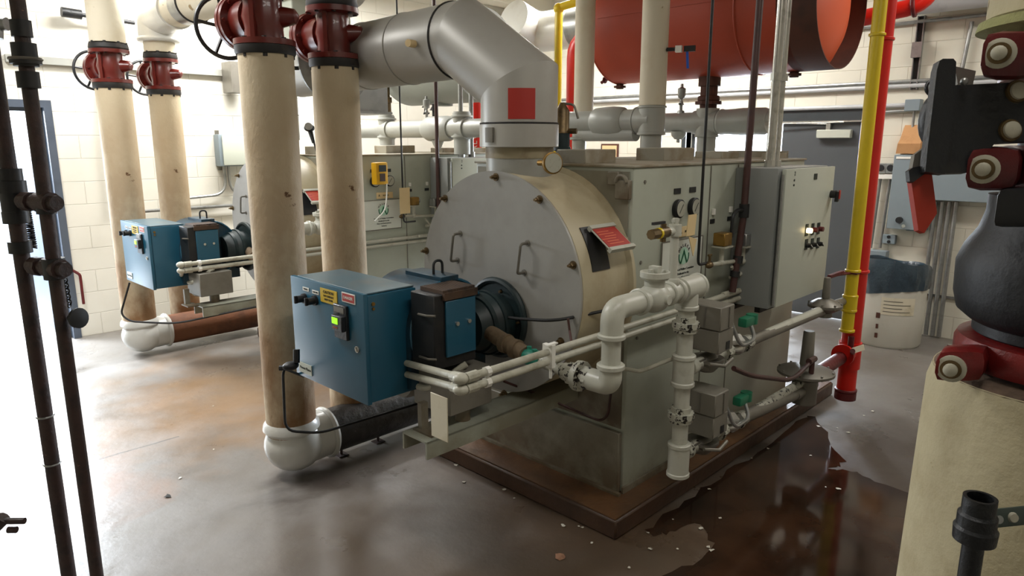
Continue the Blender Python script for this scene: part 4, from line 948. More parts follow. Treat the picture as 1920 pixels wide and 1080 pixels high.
MB().cyl((YX, YY, .6), (YX, YY, HC), .037, n=28).build('upright', 'yellow', t)
for z in (.59, .97, 2.35):
    m = MB(); fitting(m, (YX, YY, z), Z, .046, .018); m.build('coupling', 'yellow', t)
m = MB(); fitting(m, (YX, YY, .72), Z, .046, .018); fitting(m, (YX, YY, .81), Z, .046, .018)
m.cyl((YX, YY, .72), (YX, YY, .81), .044, n=24).build('coupling', 'yellow', t)
tag(MB().box((YX-.05, YY-.04, .955), (RX+.07, RY+.06, .965)).path([(YX-.04, YY, .96), (YX-.2, YY+.03, .965)], .008, 8).obox((YX-.2, YY+.03, .97), V((1, -.2, .1)), PY, Z, .14, .02, .02).build('pipe_bracket', 'dark_red', None), 'dark red strap tying the yellow and red pipes to a side arm', 'bracket')
# horizontal red fire main at top right
t = thing('red_main', 'dark red pipe crossing overhead behind the yellow and red uprights', 'pipe', (5.3, 1.6, 2.6))
e0, e1 = at(1600, 38, d=5.3), at(1735, 8, d=5.0)
MB().path([e0+V((-.2, .9, 0)), e0, e1, e1+V((.1, -.1, .4))], .06, 24, bend=.12).build('pipe', 'red', t)
m = MB(); fitting(m, e1+(e0-e1)*.15, e1-e0, .075, .03); m.build('coupling', 'dark_red', t)
# distant red and yellow pipes behind the flue
q = at(1078, 150, d=6.9)
tag(MB().path([(q.x, q.y, 0), (q.x, q.y, 2.74), (q.x+.05, q.y-.4, 2.76), (q.x+.1, q.y-2.2, 2.72)], .085, 24, bend=.2).build('red_pipe', 'red', None), 'bright red pipe with top bend just right of the near flue', 'pipe')
q = at(1046, 150, d=6.5)
tag(MB().path([(q.x, q.y, 0), (q.x, q.y, 2.95), (q.x+.35, q.y-1.7, 3.2)], .036, 16, bend=.05).sph((q.x, q.y, 2.94), .05).build('yellow_pipe', 'yellow', None), 'thin yellow pipe rising right of the near flue then turning along the ceiling', 'pipe')
q = at(893, 220, d=7.6)
t = thing('red_pipe', 'red upright pipe with white lettering left of the near flue', 'pipe', (q.x, q.y, 0))
MB().cyl((q.x, q.y, 0), (q.x, q.y, 3.0), .06, n=24).build('upright', 'red', t)
dv = V((CAM.x-q.x, CAM.y-q.y, 0)).normalized(); uu = V((dv.y, -dv.x, 0))*-1
for i, ch in enumerate('VALVE'): text(ch, .085, 'white', t, V((q.x, q.y, 1.62+i*.058))+dv*.063+uu*-.02, Z, -uu)
# white insulated overhead pipe behind flue
a, b = at(990, 60, d=7.2), at(1135, 55, d=6.6)
t = thing('overhead_pipe', 'pale insulated overhead pipe with grey strap right of the flue elbow', 'insulated pipe', a)
dd = V((0, -1, 0)); a = at(1005, 62, d=7.4)
MB().path([a+V((-.35, .0, .1)), a, a+V((0, -2.4, 0))], .2, 28, bend=.15).build('pipe', 'pvc', t)
MB().cyl(a+V((0, -.55, 0)), a+V((0, -.75, 0)), .206, n=32, cap=False).build('grey_band', 'galv', t)
MB().cyl(a+V((0, -.62, .2)), V((a.x, a.y-.62, HC)), .01, n=6).build('hanger_rod', 'galv', t)

# ---------------------------------------------------------------- right wall electrical
XW = XR
def wp(a, b): return at(a, b, x=XW-.04)
def wbox(a0, b0, a1, b1, dep, name, m, label, cat, group=None, bev=.004):
    p, q = wp(a0, b0), wp(a1, b1)
    t = thing(name, label, cat, (XW, (p.y+q.y)/2, min(p.z, q.z)), group)
    MB().box((XW-dep, min(p.y, q.y), min(p.z, q.z)), (XW, max(p.y, q.y), max(p.z, q.z)), bev).build('housing', m, t); return t, p, q
t, p, q = wbox(1682, 290, 1738, 432, .12, 'electrical_panel', 'elec_grey', 'grey wall control panel with black knob and lit red lamp beside it', 'electrical panel')
s = wp(1692, 411); MB().cyl((XW-.12, s.y, s.z), (XW-.15, s.y, s.z), .028, n=16).build('push_button', 'black', t)
s = wp(1695, 418); MB().cyl((XW-.12, s.y-.02, s.z-.02), (XW-.125, s.y-.02, s.z-.02), .016, n=12).build('keyhole', 'steel_bright', t)
MB().box((XW-.125, q.y+.02, max(p.z, q.z)-.035), (XW-.118, p.y-.02, max(p.z, q.z)-.015)).build('top_trim', 'white', t)
t, p, q = wbox(1706, 385, 1728, 434, .08, 'starter_box', 'elec_grey', 'small grey starter with glowing red lamp between its buttons', 'electrical box')
for i, (b, m_) in enumerate(((398, 'black'), (411, 'lamp_red'), (424, 'black'))):
    s = wp(1717, b); MB().cyl((XW-.08, s.y, s.z), (XW-.105, s.y, s.z), .02, n=14).build('indicator' if i == 1 else 'push_button', m_, t)
t, p, q = wbox(1745, 300, 1876, 380, .15, 'wireway', 'elec_grey', 'wide grey electrical enclosure behind the black valve bracket', 'electrical enclosure')
for i, a in enumerate((1747, 1760, 1773, 1786)):
    s = wp(a+8, 380); tag(MB().path([(XW-.06, s.y-.0, s.z+.01), (XW-.06, s.y+.0, .02)], .018, 12).build('metal_conduit', 'galv', None), ['first', 'second', 'third', 'fourth'][i]+' from the left of four grey conduits running down the right wall to the floor', 'conduit', 'floor conduits on the right wall')
for i, a in enumerate((1653, 1671)):
    t, p, q = wbox(a-8, 306, a+8, 325, .06, 'wall_socket', 'galv', ('left' if i == 0 else 'right')+' of two grey twist-lock sockets beside the red pipe', 'socket', 'paired wall sockets')
    s = wp(a, 315); MB().cyl((XW-.06, s.y, s.z), (XW-.066, s.y, s.z), .03, n=16).build('socket_face', 'black', t)
    MB().box((XW-.08, min(p.y, q.y), min(p.z, q.z)-.05), (XW-.03, max(p.y, q.y), min(p.z, q.z)-.01)).build('cover_flap', 'white', t)
    s = wp(a-3, 335); e = wp(a-12+i*2, 466); tag(MB().path([(XW-.03, s.y, s.z), (XW-.03, s.y+.01, (s.z+e.z)/2), (XW-.03, s.y+.02, e.z)], .014, 10, bend=.05).build('metal_conduit', 'galv', None), ('left' if i == 0 else 'right')+' short conduit from the twin sockets down to the small box', 'conduit', 'socket conduits')
t, p, q = wbox(1629, 467, 1663, 492, .1, 'junction_box', 'elec_grey', 'small grey junction box just above the waste bin', 'junction box')
t, p, q = wbox(1656, 439, 1678, 458, .05, 'wall_socket', 'elec_grey', 'grey duplex socket above and right of the small junction box', 'socket')
for b in (444, 453): s = wp(1667, b); MB().cyl((XW-.05, s.y, s.z), (XW-.055, s.y, s.z), .015, n=12).build('socket_face', 'black', t)
t, p, q = wbox(1701, 187, 1727, 208, .1, 'junction_box', 'elec_grey', 'square grey junction box under the steel channel on the right wall', 'junction box')
s = wp(1714, 208); s2 = wp(1710, 235); tag(MB().cyl((XW-.03, s.y, s.z), (XW-.03, s.y, wp(1700, 290).z), .012, n=8).build('metal_conduit', 'galv', None), 'short conduit dropping from the square junction box behind the paper bag', 'conduit')
def wrun(b, z_off, r, label, y0=-1.5, y1=6.9, m='galv', a=1500):
    p = wp(a, b); tag(MB().cyl((XW-.03-z_off, y0, p.z), (XW-.03-z_off, y1, p.z), r, n=10).build('metal_conduit', m, None), label, 'conduit', 'horizontal conduits on the right wall')
wrun(163, 0, .016, 'upper of the close pair of long conduits across the right wall')
wrun(171, 0, .02, 'lower of the close pair of long conduits across the right wall', m='wall_pipe')
wrun(48, 0, .016, 'topmost long conduit across the right wall', a=1650, y1=5.5)
p = wp(1700, 197); tag(MB().path([(XW-.03, p.y, p.z), (XW-.03, 6.5, p.z)], .02, 10).build('metal_conduit', 'wall_pipe', None), 'long conduit just above the grey double door', 'conduit', 'horizontal conduits on the right wall')
p = wp(1700, 203); tag(MB().path([(XW-.03, p.y, p.z-.02), (XW-.03, p.y+.25, p.z-.03), (XW-.03, p.y+.35, p.z-.1)], .014, 10, bend=.1).build('metal_conduit', 'galv', None), 'short curved conduit left of the square junction box', 'conduit')
p0, p1 = wp(1722, 30), wp(1712, 168)
sc = thing('strut_channel', 'upright slotted steel channel on the right wall', 'steel channel', (XW, p1.y, p1.z))
MB().box((XW-.045, p1.y-.03, p1.z), (XW, p1.y-.022, p0.z)).box((XW-.045, p1.y+.022, p1.z), (XW, p1.y+.03, p0.z)).box((XW-.006, p1.y-.03, p1.z), (XW, p1.y+.03, p0.z)).build('channel', 'galv', sc)
MB().box((XW-.015, p1.y-.02, p1.z+.01), (XW-.008, p1.y+.02, p0.z)).build('channel_slot', 'black', sc)
MB().box((XW-.08, p1.y-.04, p0.z-.35), (XW-.045, p1.y+.04, p0.z-.22)).build('channel_clip', 'galv', sc)
p0 = wp(1822, 40); tag(MB().cyl((XW-.03, p0.y, p0.z), (XW-.03, p0.y+.05, wp(1812, 200).z), .016, n=10).build('metal_conduit', 'galv', None), 'upright conduit right of the slotted steel channel', 'conduit')
p = at(1790, 8, x=6.85); tag(MB().cyl((6.85, -1.8, p.z+.06), (6.85, 2.1, p.z+.06), .11, n=24).build('overhead_pipe', 'wall_pipe', None), 'blue-grey pipe along the top of the right wall', 'pipe')
p = wp(1790, 560); tag(MB().box((XW-.02, -1, p.z-.012), (XW, p.y+.6, p.z+.01)).build('wall_rail', 'galv', None), 'thin metal rail low on the right wall', 'rail')
# paper bag on the panel
p, q = wp(1684, 284), wp(1734, 234)
bg = MB(); y0, y1, z0, z1 = q.y, p.y, p.z+.01, q.z
z0 = at(1700, 288, x=XW-.06).z
for (zz, k, dx) in (): pass
rs = []
for zz, wd, dp in ((z0, 1, .10), (z0+(z1-z0)*.35, .97, .11), (z0+(z1-z0)*.5, .93, .08), (z0+(z1-z0)*.9, .9, .04), (z1, .9, .02)):
    yc, hw = (y0+y1)/2-(zz-z0)*.08, abs(y1-y0)/2*wd
    rs.append([bg.b.verts.new(v) for v in ((XW-.005, yc-hw, zz), (XW-.005-dp, yc-hw, zz), (XW-.005-dp, yc+hw, zz), (XW-.005, yc+hw, zz))])
bg.skin(rs); bag = bg.build('paper_bag', 'bag_paper', None); tag(bag, 'folded brown paper bag resting on the grey wall control panel', 'paper bag')
# framed notice
p, q = at(1127, 310, x=XW-.02), at(1158, 270, x=XW-.02)
fr = thing('framed_notice', 'small framed notice on the far wall, seen under the header pipe', 'picture frame', (XW, (p.y+q.y)/2, 1.35))
yc = (p.y+q.y)/2; MB().box((XW-.02, yc-.13, 1.35), (XW, yc+.13, 1.72), .003).build('frame', 'tank_brown', fr)
MB().box((XW-.023, yc-.11, 1.37), (XW-.0195, yc+.11, 1.70)).build('sheet', 'manila', fr)

# waste bin
bx_, by_ = 6.62, 1.80
wb = thing('waste_bin', 'white barrel waste bin lined with a dark plastic bag by the right wall', 'waste bin', (bx_, by_, 0))
MB().lathe([(.255, 0), (.268, .02), (.272, .3), (.272, .62), (.262, .62), (.26, .05)], (bx_, by_, 0), Z, 48).build('barrel', 'bin_plastic', wb)
mb = MB(); rs = []; n = 56
for k, (r0, z0) in enumerate(((.279, .50), (.285, .56), (.287, .63), (.285, .70), (.275, .735), (.258, .72), (.25, .6), (.24, .45))):
    rg = []
    for i in range(n):
        a = 2*PI*i/n; am = .008+.004*math.sin(k)
        rr_ = r0+am*math.sin(i*2.6+k)*.6+.004*math.sin(i*1.3)
        dz = .035*math.sin(a*1.0+2.2)*(k == 0)+.02*math.sin(a*2+.6)*(k in (0, 1)) + .01*math.sin(a*5+k)*(k >= 3)+(.04*math.cos(a-2.6) if k in (3, 4, 5) else 0)
        rg.append(mb.b.verts.new((bx_+rr_*math.cos(a), by_+rr_*math.sin(a), z0+dz)))
    rs.append(rg)
mb.skin(rs, (False, False)); mb.build('bin_liner', 'bag_plastic', wb)
dv = V((CAM.x-bx_, CAM.y-by_, 0)).normalized(); ang = math.degrees(math.atan2(dv.y, dv.x))
lb = cpatch(bx_, by_, .2735, ang-14, ang+42, .30, .45, 'shipping_label', 'paper', wb)
for k in range(4): cpatch(bx_, by_, .2748, ang-10, ang+(20 if k % 2 else 34), .325+k*.03, .331+k*.03, 'label_line', 'pewter', wb)
for k, (dz, w_) in enumerate(((.30, 7), (.2, 4), (.12, 5))): cpatch(bx_, by_, .2738, ang-17-w_/2, ang-17+w_/2, dz-.02-.01*w_/4, dz+.01, 'rust_spot', 'tank_brown', wb)
# cables on the floor
for i in range(3):
    P = [(6.75+random.uniform(-.1, .25), 1.35-.12*j+random.uniform(-.1, .1), .012) for j in range(6)]
    tag(MB().path(P, .01, 6, bend=.08).build('floor_cable', 'pewter' if i else 'dark_debris', None), ['dark cable scrap on the floor behind the waste bin', 'grey cable nearest the wall conduits on the floor', 'grey cable tangle at the foot of the wall conduits'][i], 'cable', 'loose cables on the floor')

# ---------------------------------------------------------------- left wall items
YW = YL
p, q = at(399, 252, y=YW), at(468, 310, y=YW)
jb = thing('junction_box', 'white plastic junction box on the left wall behind the near cream pipe', 'junction box', ((p.x+q.x)/2, YW, q.z))
MB().box((p.x, YW-.12, q.z), (q.x+.12, YW, p.z), .012, segs=2).build('housing', 'elec_grey', jb)
MB().box((p.x+.03, YW-.14, q.z+.01), (q.x+.11, YW-.121, p.z-.01), .008, segs=2).build('lid', 'panel_white', jb)
for xx in (p.x+.02, q.x): MB().box((xx, YW-.03, q.z-.04), (xx+.03, YW, q.z)).box((xx, YW-.03, p.z), (xx+.03, YW, p.z+.04)).build('lug', 'pewter', jb)
for i, (dx, e) in enumerate(((0, -1), (.045, 1))):
    x0 = at(416, 312, y=YW).x+dx; z0 = q.z
    tag(MB().path([(x0, YW-.05, z0), (x0, YW-.05, z0-.28), (x0+e*.42, YW-.05, z0-.30)], .014, 10, bend=.16).build('metal_conduit', 'galv', None), ('left' if i == 0 else 'right')+'-curving conduit below the white junction box', 'conduit', 'curved conduits under the junction box')
p = at(440, 384, y=YW); tag(MB().cyl((p.x-1.0, YW-.05, p.z), (p.x, YW-.05, p.z), .016, n=10).cyl((p.x, YW-.06, p.z), (p.x+.06, YW-.06, p.z), .025, n=10).build('metal_conduit', 'galv', None), 'horizontal conduit on the left wall above the far blower', 'conduit')
p = at(115, 22, y=YW-.12); q = at(252, 43, y=YW-.12); tag(MB().cyl(p, q, .018, n=10).cyl(p, p+(q-p)*.26, .04, n=12).cyl(p+(q-p)*.1, p+(q-p)*.1+PY*.1, .015, n=8).build('wall_bracket', 'black_paint', None), 'black pipe bracket high on the left wall above the door', 'bracket')
p = at(150, 515, y=YW-.05); q = at(157, 570, y=YW-.05); tag(MB().path([at(133, 505, y=YW-.05), p, q], .012, 8, bend=.02).build('lever_handle', 'dark_red', None), 'red lever handle beside the left door frame', 'handle')
tag(MB().cyl(at(184, 175, y=YW-.03), at(210, 400, y=YW-.03), .012, n=8).build('metal_conduit', 'galv', None), 'upright conduit on the left wall beside the leftmost cream pipe', 'conduit')
p = at(209, 382, y=YW-.06); tag(MB().path([p, p+V((0, -.05, 0)), p+V((0, -.05, -.16)), p+V((0, 0, -.16))], .01, 8).build('grab_bar', 'pewter', None), 'small grey grab handle on the left wall', 'handle')
p = at(455, 140, y=YW); tag(MB().box((p.x-2.0, YW-.05, p.z-.03), (p.x+.8, YW, p.z+.03)).build('wall_channel', 'header', None), 'long pale channel across the upper left wall', 'channel')
p = at(440, 140, y=YW-.2); tag(MB().box((p.x-.06, YW-.25, p.z-.17), (p.x+.12, YW-.05, p.z+.12)).build('junction_box', 'pewter', None), 'dark grey box on the upper left wall beside the large gate valve', 'junction box')
# cable with plug between the near cream pipes
p = at(580, 240, d=4.6)
t = thing('plug', 'black cable with a plug hanging between the near cream pipes', 'cable', p)
MB().sph(p, .035, (1, 1, .7)).cyl(p, at(588, 268, d=4.6), .018, .01, n=12).build('plug_body', 'rubber', t)
MB().path([at(588, 265, d=4.6), at(598, 300, d=4.6), at(606, 350, d=4.65), at(610, 390, d=4.7)], .006, 8, bend=.05).build('cord', 'rubber', t)
MB().cyl(p+V((-.02, -.03, .01)), p+V((-.035, -.05, .01)), .024, n=14).build('plug_face', 'galv', t)
# yellow meter on the far boiler
p = at(706, 325, y=4.62)
t = thing('gas_meter', 'yellow handheld gas meter hung on the far boiler side', 'meter', p)
MB().box((p.x-.05, 4.55, p.z-.085), (p.x+.06, 4.62, p.z+.085), .01, segs=2).build('case', 'yellow_case', t)
MB().box((p.x-.025, 4.545, p.z+.015), (p.x+.04, 4.5495, p.z+.065)).build('screen', 'ink', t)
MB().box((p.x-.02, 4.546, p.z-.06), (p.x+.03, 4.5495, p.z-.0)).build('keypad', 'rust_grille', t)
MB().path([p+V((.03, -.09, -.08)), at(725, 372, y=4.56), at(722, 395, y=4.56), at(702, 415, y=4.56)], .006, 6, bend=.05).build('white_hose', 'white', t)
# hang tags
p = at(757, 375, y=4.6); tag(MB().box((p.x-.055, 4.58, p.z-.11), (p.x+.05, 4.584, p.z+.1), .002).build('hang_tag', 'manila', None), 'manila tag hanging below the far boiler gauges', 'tag', None)
p = at(1296, 430, y=1.68)
tgm = MB(); tgm.obox(p+V((0, 0, .02)), V((1, 0, 0)), V((.12, 0, 1)), V((0, 1, 0)), .075, .1, .003).prism([(-.03, -.03), (.045, -.05), (.02, -.13)], p+V((.0, -.004, .0)), PX, Z, .003)
tag(tgm.build('hang_tag', 'manila', None), 'bent manila tag hanging below the near boiler gauges', 'tag')

# ---------------------------------------------------------------- left foreground pipes
A = at(76, 720, d=2.5); B = at(132, 720, d=2.42)
t = thing('drain_pipe', 'left of the two dark rusty upright pipes in the left foreground', 'pipe', (A.x, A.y, 0), 'foreground dark pipes')
MB().cyl((A.x, A.y, 0), (A.x, A.y, HC), .025, n=20).build('pipe', 'rust_pipe', t)
def za(py): return at(45, py, d=2.5).z
for z, rr_ in ((za(345), .045), (za(400), .04), (za(455), .036), (za(350)+.05, .038)): MB().cyl((A.x, A.y, z-.02), (A.x, A.y, z+.02), rr_, n=12).build('coupling', 'black', t)
MB().cyl((A.x, A.y, za(400)), (A.x, A.y, za(345)), .038, n=12).build('coupling', 'black', t)
for py in (765, 860): MB().tor((A.x, A.y, at(85, py, d=2.6).z), Z, .026, .004, n=20, k=6).build('tape_ring', 'galv', t)
t2 = thing('drain_pipe', 'right of the two dark rusty upright pipes in the left foreground', 'pipe', (B.x, B.y, 0), 'foreground dark pipes')
MB().cyl((B.x, B.y, 0), (B.x, B.y, HC), .022, n=20).build('pipe', 'rust_pipe', t2)
def zb(py): return at(100, py, d=2.42).z
for py, rr_, h in ((118, .036, .07), (128, .045, .02), (160, .033, .05), (495, .035, .07), (380, .03, .05), (75, .03, .05)): MB().cyl((B.x, B.y, zb(py)-h/2), (B.x, B.y, zb(py)+h/2), rr_, n=12).build('coupling', 'black', t2)
MB().tor((B.x, B.y, zb(125)), Z, .044, .005, n=20, k=6).build('union_rim', 'pewter', t2)
bd = (B-A); bd.z = 0
for i, py in enumerate((372, 492)):
    z = at(70, py, d=2.45).z; a, b = V((A.x, A.y, z)), V((B.x, B.y, z))
    tag(MB().cyl(a+(b-a)*.25, b+(b-a)*.35, .024, n=14).cyl(a+(b-a)*.35, a+(b-a)*.6, .032, n=10).cyl(b-(b-a)*.2, b+(b-a)*.2, .034, n=12).build('cross_fitting', 'rust_pipe', None), ('upper' if i == 0 else 'lower')+' dark cross fitting joining the two foreground pipes', 'pipe fitting', 'cross fittings')
z = at(125, 592, d=2.4).z; e = V((B.x, B.y, z))+RT*.03
tag(MB().lathe([(.012, 0), (.014, .02), (.035, .035), (.035, .045), (.01, .05)], e, RT*.8-FW*.3, 18).build('stopper_disc', 'rubber', None), 'black round knob on the right foreground pipe', 'valve')
ch = MB(); z0, z1 = at(118, 505, d=2.4), at(130, 572, d=2.4)
for i in range(14):
    c = z0+(z1-z0)*(i/13); ch.tor(c, RT if i % 2 else FW, .009, .0025, n=10, k=5)
tag(ch.build('chain', 'black', None), 'short black chain beside the right foreground pipe', 'chain')
sp = MB(); P = []
z0, z1 = at(50, 395, d=2.45), at(62, 465, d=2.45)
for i in range(120):
    c = z0+(z1-z0)*(i/119); a = i*.9; P.append(c+RT*(.012*math.cos(a)+.0)+FW*.012*math.sin(a))
tag(sp.path(P, .003, 5).build('coiled_wire', 'black', None), 'coiled black wire between the two foreground pipes', 'wire')
e = at(8, 978, d=1.7); tag(MB().cyl(e-RT*.08, e+RT*.05+UP*.002, .008, n=8).cyl(e-RT*.03-UP*.02, e+UP*.01, .016, n=10).cyl(e-UP*.02+RT*.01, e-UP*.02+RT*.03, .008).cyl(V((e.x, e.y, 0))-RT*.06, e-RT*.06, .012, n=10).build('drain_valve', 'rust_pipe', None), 'small dark drain valve lever at the lower left edge', 'valve')
e = at(5, 45, d=2.4); tag(MB().cyl(e-RT*.05, e+RT*.015, .022, n=14).cyl(e-RT*.02-UP*.05, e-RT*.02, .02, n=12).build('side_valve', 'galv', None), 'shiny valve stub at the upper left edge beside the dark pipe', 'valve')

# ---------------------------------------------------------------- right foreground valve assembly
RA = at(1990, 690, d=1.22); rx_, ry_ = RA.x, RA.y
RF = V((rx_, ry_, 0)); 
def zr_(py, px=1980): return at(px, py, d=1.22).z
tow = V((-rx_, -ry_, 0)).normalized()    # toward the viewer side
side = V((-RT.x, -RT.y, 0)).normalized() # toward the left of the picture
t = thing('insulated_pipe', 'wide cream insulated pipe stump filling the lower right corner', 'insulated pipe', (rx_, ry_, 0))
zt = 1.345
MB().lathe([(.214, 0), (.208, zt*.6), (.2, zt-.03), (.192, zt)], (rx_, ry_, 0), Z, 64).build('jacket', 'insul_big', t)
MB().lathe([(.193, 0), (.186, .006), (.14, .012), (.1, .014)], (rx_, ry_, zt-.002), Z, 48).build('frayed_top', 'insul_top', t)
def coupling(z, r, h, label, m, rr):
    t = thing('pipe_coupling', label, 'pipe coupling', (rx_, ry_, z-h/2), 'red grooved pipe couplings')
    MB().lathe([(rr*.8, 0), (rr*.97, .006), (rr, h*.3), (rr, h*.7), (rr*.97, h-.006), (rr*.8, h)], (rx_, ry_, z-h/2), Z, 48).build('ring', m, t)
    lg = RF+Z*z+side*(r+.008)+tow*.06
    MB().obox(lg+V((0, 0, 0))-side*.02, side, Z, tow, .085, h*.98, .07, .02).build('bolt_lug', m, t)
    bp = lg+tow*.038+side*-.008
    MB().lathe([(.0215, 0), (.022, .008), (.015, .01)], bp, tow, 24).build('nut', 'bolt_cream', t)
    MB().lathe([(.0155, .009), (.0155, .0115)], bp, tow, 24).build('bolt_groove', 'bronze', t)
    MB().lathe([(.0105, .011), (.0105, .018), (.006, .021)], bp, tow, 16).build('bolt_end', 'bolt_cream', t)
coupling(1.386, .18, .06, 'lowest red pipe coupling with large nut, resting on the cream stump', 'coupling_red', .165)
coupling(1.708, .172, .07, 'middle dark red pipe coupling under the black bracket plate', 'dark_red', .155)
coupling(1.878, .172, .072, 'uppermost dark red pipe coupling at the top right corner', 'dark_red', .155)
v = thing('butterfly_valve', 'black shrouded valve body between the red couplings', 'valve', (rx_, ry_, zr_(650)))
zb_, zt_ = 1.41, 1.66
H = zt_-zb_
MB().lathe([(.13, 0), (.14, .008), (.14, .025), (.15, .03), (.168, .045), (.176, .075), (.178, .13), (.168, .16), (.15, .19), (.142, .22), (.142, H)], (rx_, ry_, zb_), Z, 48).build('body', 'cover_black', v)
p = RF+Z*1.648+side*.115+tow*.08
MB().obox(p, side, Z, tow, .06, .06, .06, .01).build('neck_block', 'black', v)
# bracket plate
br = thing('valve_bracket', 'thick black bracket plate with two cream bolts', 'bracket', RF+Z*1.7)
d0 = 1.12
def fp(a, b, off=0): return at(a, b, d=d0+off)
def plate(pts, d_, th, nm, m, par):
    mb = MB(); a = [mb.b.verts.new(at(x, y, d=d_)) for x, y in pts]; b = [mb.b.verts.new(at(x, y, d=d_)+FW*th) for x, y in pts]
    n = len(pts); mb.b.faces.new(a); mb.b.faces.new(b[::-1])
    for i in range(n): mb.b.faces.new((a[i], a[(i+1) % n], b[(i+1) % n], b[i]))
    return mb.build(nm, m, par)
plate([(1792, 160), (1990, 150), (1990, 262), (1866, 268), (1840, 300), (1812, 324), (1745, 326), (1770, 155)], 1.08, .014, 'plate', 'black_paint', br)
plate([(1762, 114), (1768, 110), (1788, 110), (1793, 116), (1790, 200), (1772, 326), (1735, 322), (1738, 290), (1757, 130)], 1.06, .016, 'edge_flange', 'black_paint', br)
plate([(1790, 124), (1830, 133), (1824, 160), (1796, 158)], 1.09, .01, 'tab', 'pewter', br)
for a, b in ((1906, 172), (1893, 245)):
    c = at(a, b, d=1.08); MB().lathe([(.0135, -.0), (.013, .008), (.01, .01)], c, -FW, 22).build('bolt', 'bolt_cream', br)
    MB().lathe([(.018, 0), (.017, .004)], c, -FW, 22).build('washer', 'bronze', br)
c = at(1808, 153, d=1.07); MB().sph(c, .006).build('small_bolt', 'galv', br)
# gear operator behind edge
MB().sph(at(1748, 225, d=1.16), .035, (.6, .6, 1.2)).tor(at(1750, 165, d=1.16), FW, .012, .003).build('gear_cover', 'black_paint', br)
hd = thing('lever_handle', 'red lever handle hanging from the black bracket', 'handle', at(1728, 435, d=1.1))
plate([(1706, 322), (1740, 312), (1748, 330), (1757, 400), (1733, 437), (1722, 432)], 1.08, .012, 'handle_grip', 'handle_red', hd)
plate([(1715, 290), (1742, 270), (1742, 315), (1708, 330)], 1.09, .01, 'handle_neck', 'pewter', hd)
plate([(1704, 320), (1712, 314), (1742, 308), (1742, 320), (1712, 342), (1706, 340)], 1.075, .01, 'handle_collar', 'black_paint', hd)
t = thing('insulated_pipe', 'pale insulated pipe with frayed yellowish edge at the top right corner', 'insulated pipe', (rx_, ry_, zr_(60)))
zc_ = 1.945
MB().lathe([(.17, 0), (.18, .005), (.185, HC-zc_)], (rx_, ry_, zc_), Z, 48).build('jacket', 'insul_big', t)
MB().lathe([(.17, -.022), (.193, -.015), (.19, .0), (.17, .004)], (rx_, ry_, zc_), Z, 48).build('frayed_edge', 'insul_edge', t)
tag(MB().cyl((rx_, ry_, 1.66), (rx_, ry_, zc_), .11, n=32).build('steel_pipe', 'cover_black', None), 'dark pipe running through the red couplings at the right edge', 'pipe')
# socket and strap, lower right
c = at(1832, 975, d=.95); ps = thing('pipe_hanger', 'black pipe socket held by a riveted green strap at the lower right', 'pipe hanger', (c.x, c.y, c.z-.03))
MB().lathe([(.026, -.03), (.027, -.012), (.024, -.008), (.024, .008), (.0205, .012), (.0205, .034), (.016, .034), (.016, .0)], c, Z, 32).build('socket', 'black_paint', ps)
sd = (RT*.97+FW*.24).normalized()
MB().obox(c+sd*.055+UP*-.0, sd, UP, sd.cross(UP), .085, .026, .004, .001).build('strap', 'strap_green', ps)
for k in (.032, .058): MB().lathe([(.0075 if k > .04 else .005, 0), (.006, .004)], c+sd*k-FW*.003, -FW, 14).build('rivet', 'bolt_cream' if k > .04 else 'galv', ps)
tag(MB().cyl((c.x, c.y, 0), (c.x, c.y, c.z-.02), .0135, n=16).build('thin_pipe', 'black_paint', None), 'thin dark upright pipe under the black socket at the lower right', 'pipe')

# ---------------------------------------------------------------- water and debris
def blobby(pts, z, amp=.02, sub=6):
    P = [at(a, b, z=z) for a, b in pts]; out = []
    n = len(P)
    for i in range(n):
        p0, p1, p2, p3 = P[i-1], P[i], P[(i+1) % n], P[(i+2) % n]
        for k in range(sub):
            t = k/sub; q = .5*((2*p1)+(p2-p0)*t+(2*p0-5*p1+4*p2-p3)*t*t+(3*p1-p0-3*p2+p3)*t**3)
            q += V((random.uniform(-amp, amp), random.uniform(-amp, amp), 0)); q.z = z; out.append(q)
    return out
def puddle(pts, label, z=.0015):
    P = blobby(pts, z); mb = MB(); top = [mb.b.verts.new(p) for p in P]; f = mb.b.faces.new(top); bmesh.ops.triangulate(mb.b, faces=[f])
    return tag(mb.build('puddle', 'water', None), label, 'puddle', 'dirty puddles')
puddle([(1215, 992), (1300, 930), (1400, 860), (1480, 803), (1525, 780), (1560, 830), (1580, 865), (1560, 880), (1600, 885), (1680, 915), (1800, 960), (1850, 1100), (1500, 1180), (1240, 1090), (1330, 1040), (1310, 985), (1250, 1000)], 'wide dark brown puddle spreading right of the near boiler pad')  # edge along the pad fills a dark band of wet floor and shade
def lump(p, s, name, m, label, cat, group=None, tall=.3):
    mb = MB(); n = 9; c = mb.b.verts.new(p+Z*s*tall); r = [mb.b.verts.new(p+V((s*random.uniform(.4, 1.2)*math.cos(2*PI*i/n), s*random.uniform(.4, 1.2)*math.sin(2*PI*i/n), .001+s*random.uniform(0, .25)))) for i in range(n)]
    for i in range(n): mb.b.faces.new((c, r[i], r[(i+1) % n]))
    mb.b.faces.new(r[::-1]); return tag(mb.build(name, m, None), label, cat, group)
lump(at(1050, 1046, z=0), .03, 'dry_leaf', 'leaf', 'curled tan dry leaf on the floor in front of the pad', 'leaf')
lump(at(316, 931, z=0), .022, 'debris_scrap', 'dark_debris', 'small black scrap on the floor left of centre', 'debris')
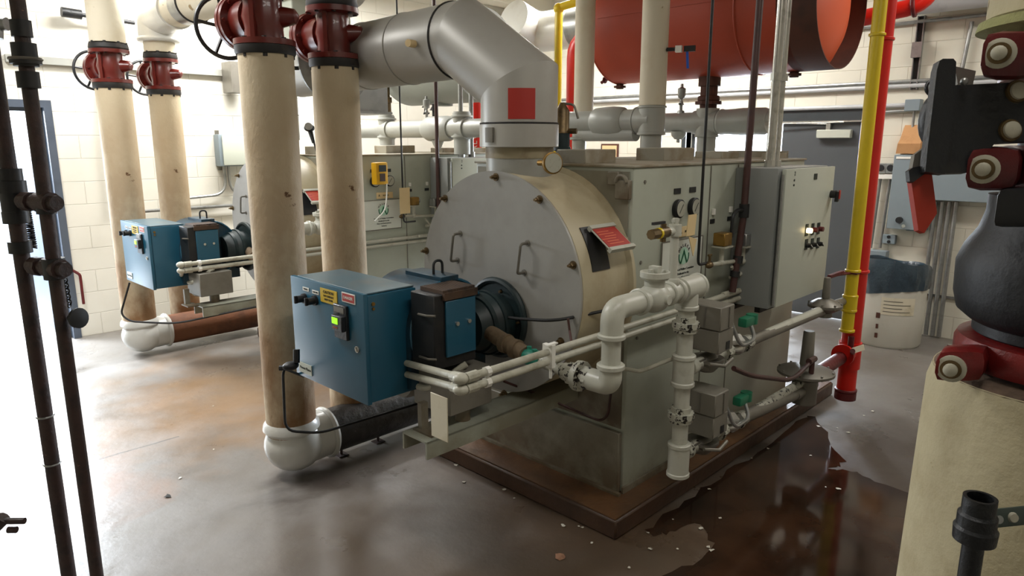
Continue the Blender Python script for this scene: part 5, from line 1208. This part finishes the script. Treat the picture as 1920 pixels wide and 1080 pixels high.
spots = [(1085, 988), (1092, 990), (1110, 1019), (1215, 1000), (1220, 1031), (1056, 986), (965, 935), (945, 919), (1262, 975), (1315, 992), (1328, 1026), (1334, 1033), (1330, 918), (1395, 830), (1410, 860), (1440, 842), (1520, 855), (1535, 800), (1570, 803), (1590, 812), (1548, 914), (1572, 918), (1270, 1030), (401, 843), (400, 762), (338, 897), (1620, 780), (1636, 772), (1350, 972), (1180, 1065), (870, 905), (855, 873)]
for i, (a, b) in enumerate(spots):
    lump(at(a, b, z=0)+Z*.002, random.uniform(.006, .014), 'paint_chip', 'debris', 'tiny pale paint chip scattered on the floor', 'paint chip', 'paint chips on the floor')

# ---------------------------------------------------------------- light
W = bpy.data.worlds.new('world'); bpy.context.scene.world = W; W.use_nodes = True
bg = W.node_tree.nodes['Background']; bg.inputs[0].default_value = (.80, .90, 1.0, 1); bg.inputs[1].default_value = 5
def area(name, loc, tgt, size, sy, power, col=(1, 1, 1)):
    l = bpy.data.lights.new(name, 'AREA'); l.shape = 'RECTANGLE'; l.size = size; l.size_y = sy; l.energy = power; l.color = col
    o = bpy.data.objects.new(name, l); C.objects.link(o); o.location = loc
    o.rotation_euler = (V(tgt)-V(loc)).to_track_quat('-Z', 'Y').to_euler(); return o
area('daylight_left_door', (1.0, YL+1.6, 2.6), (1.2, 4.5, 0), 2.0, 2.2, 950, (.86, .93, 1))
area('daylight_right_door', (XR+1.4, 3.8, 2.4), (4.5, 3.2, .2), 1.4, 2.0, 900, (.82, .9, 1))
area('ceiling_fill_rear_left', (3.2, 6.2, HC-.2), (3.2, 6.25, 0), 2.4, .4, 170, (1, .99, .97))  # unseen fill, added to brighten the rear left walls
area('ceiling_fill_rear_right', (5.9, 4.2, HC-.12), (5.9, 4.2, 0), .4, 2.4, 130, (1, .99, .96))  # added fill for the rear right, no fixture modelled
area('ceiling_fill_left', (.6, 4.6, HC-.12), (.6, 4.6, 0), .4, 2.4, 110, (1, .99, .97))  # unseen fill added over the left side
area('ceiling_fill_near', (1.6, .2, HC-.12), (1.6, .2, 0), 2.4, .4, 38, (1, .96, .9))  # weak fill added near the camera as ambient light
area('ceiling_fill_right', (5.4, .2, HC-.12), (5.4, .2, 0), .4, 2.0, 55, (1, .96, .89))  # unseen fill added for the right side
sc_ = bpy.context.scene
sc_.view_settings.view_transform = 'Standard'; sc_.view_settings.look = 'None'; sc_.view_settings.exposure = 0
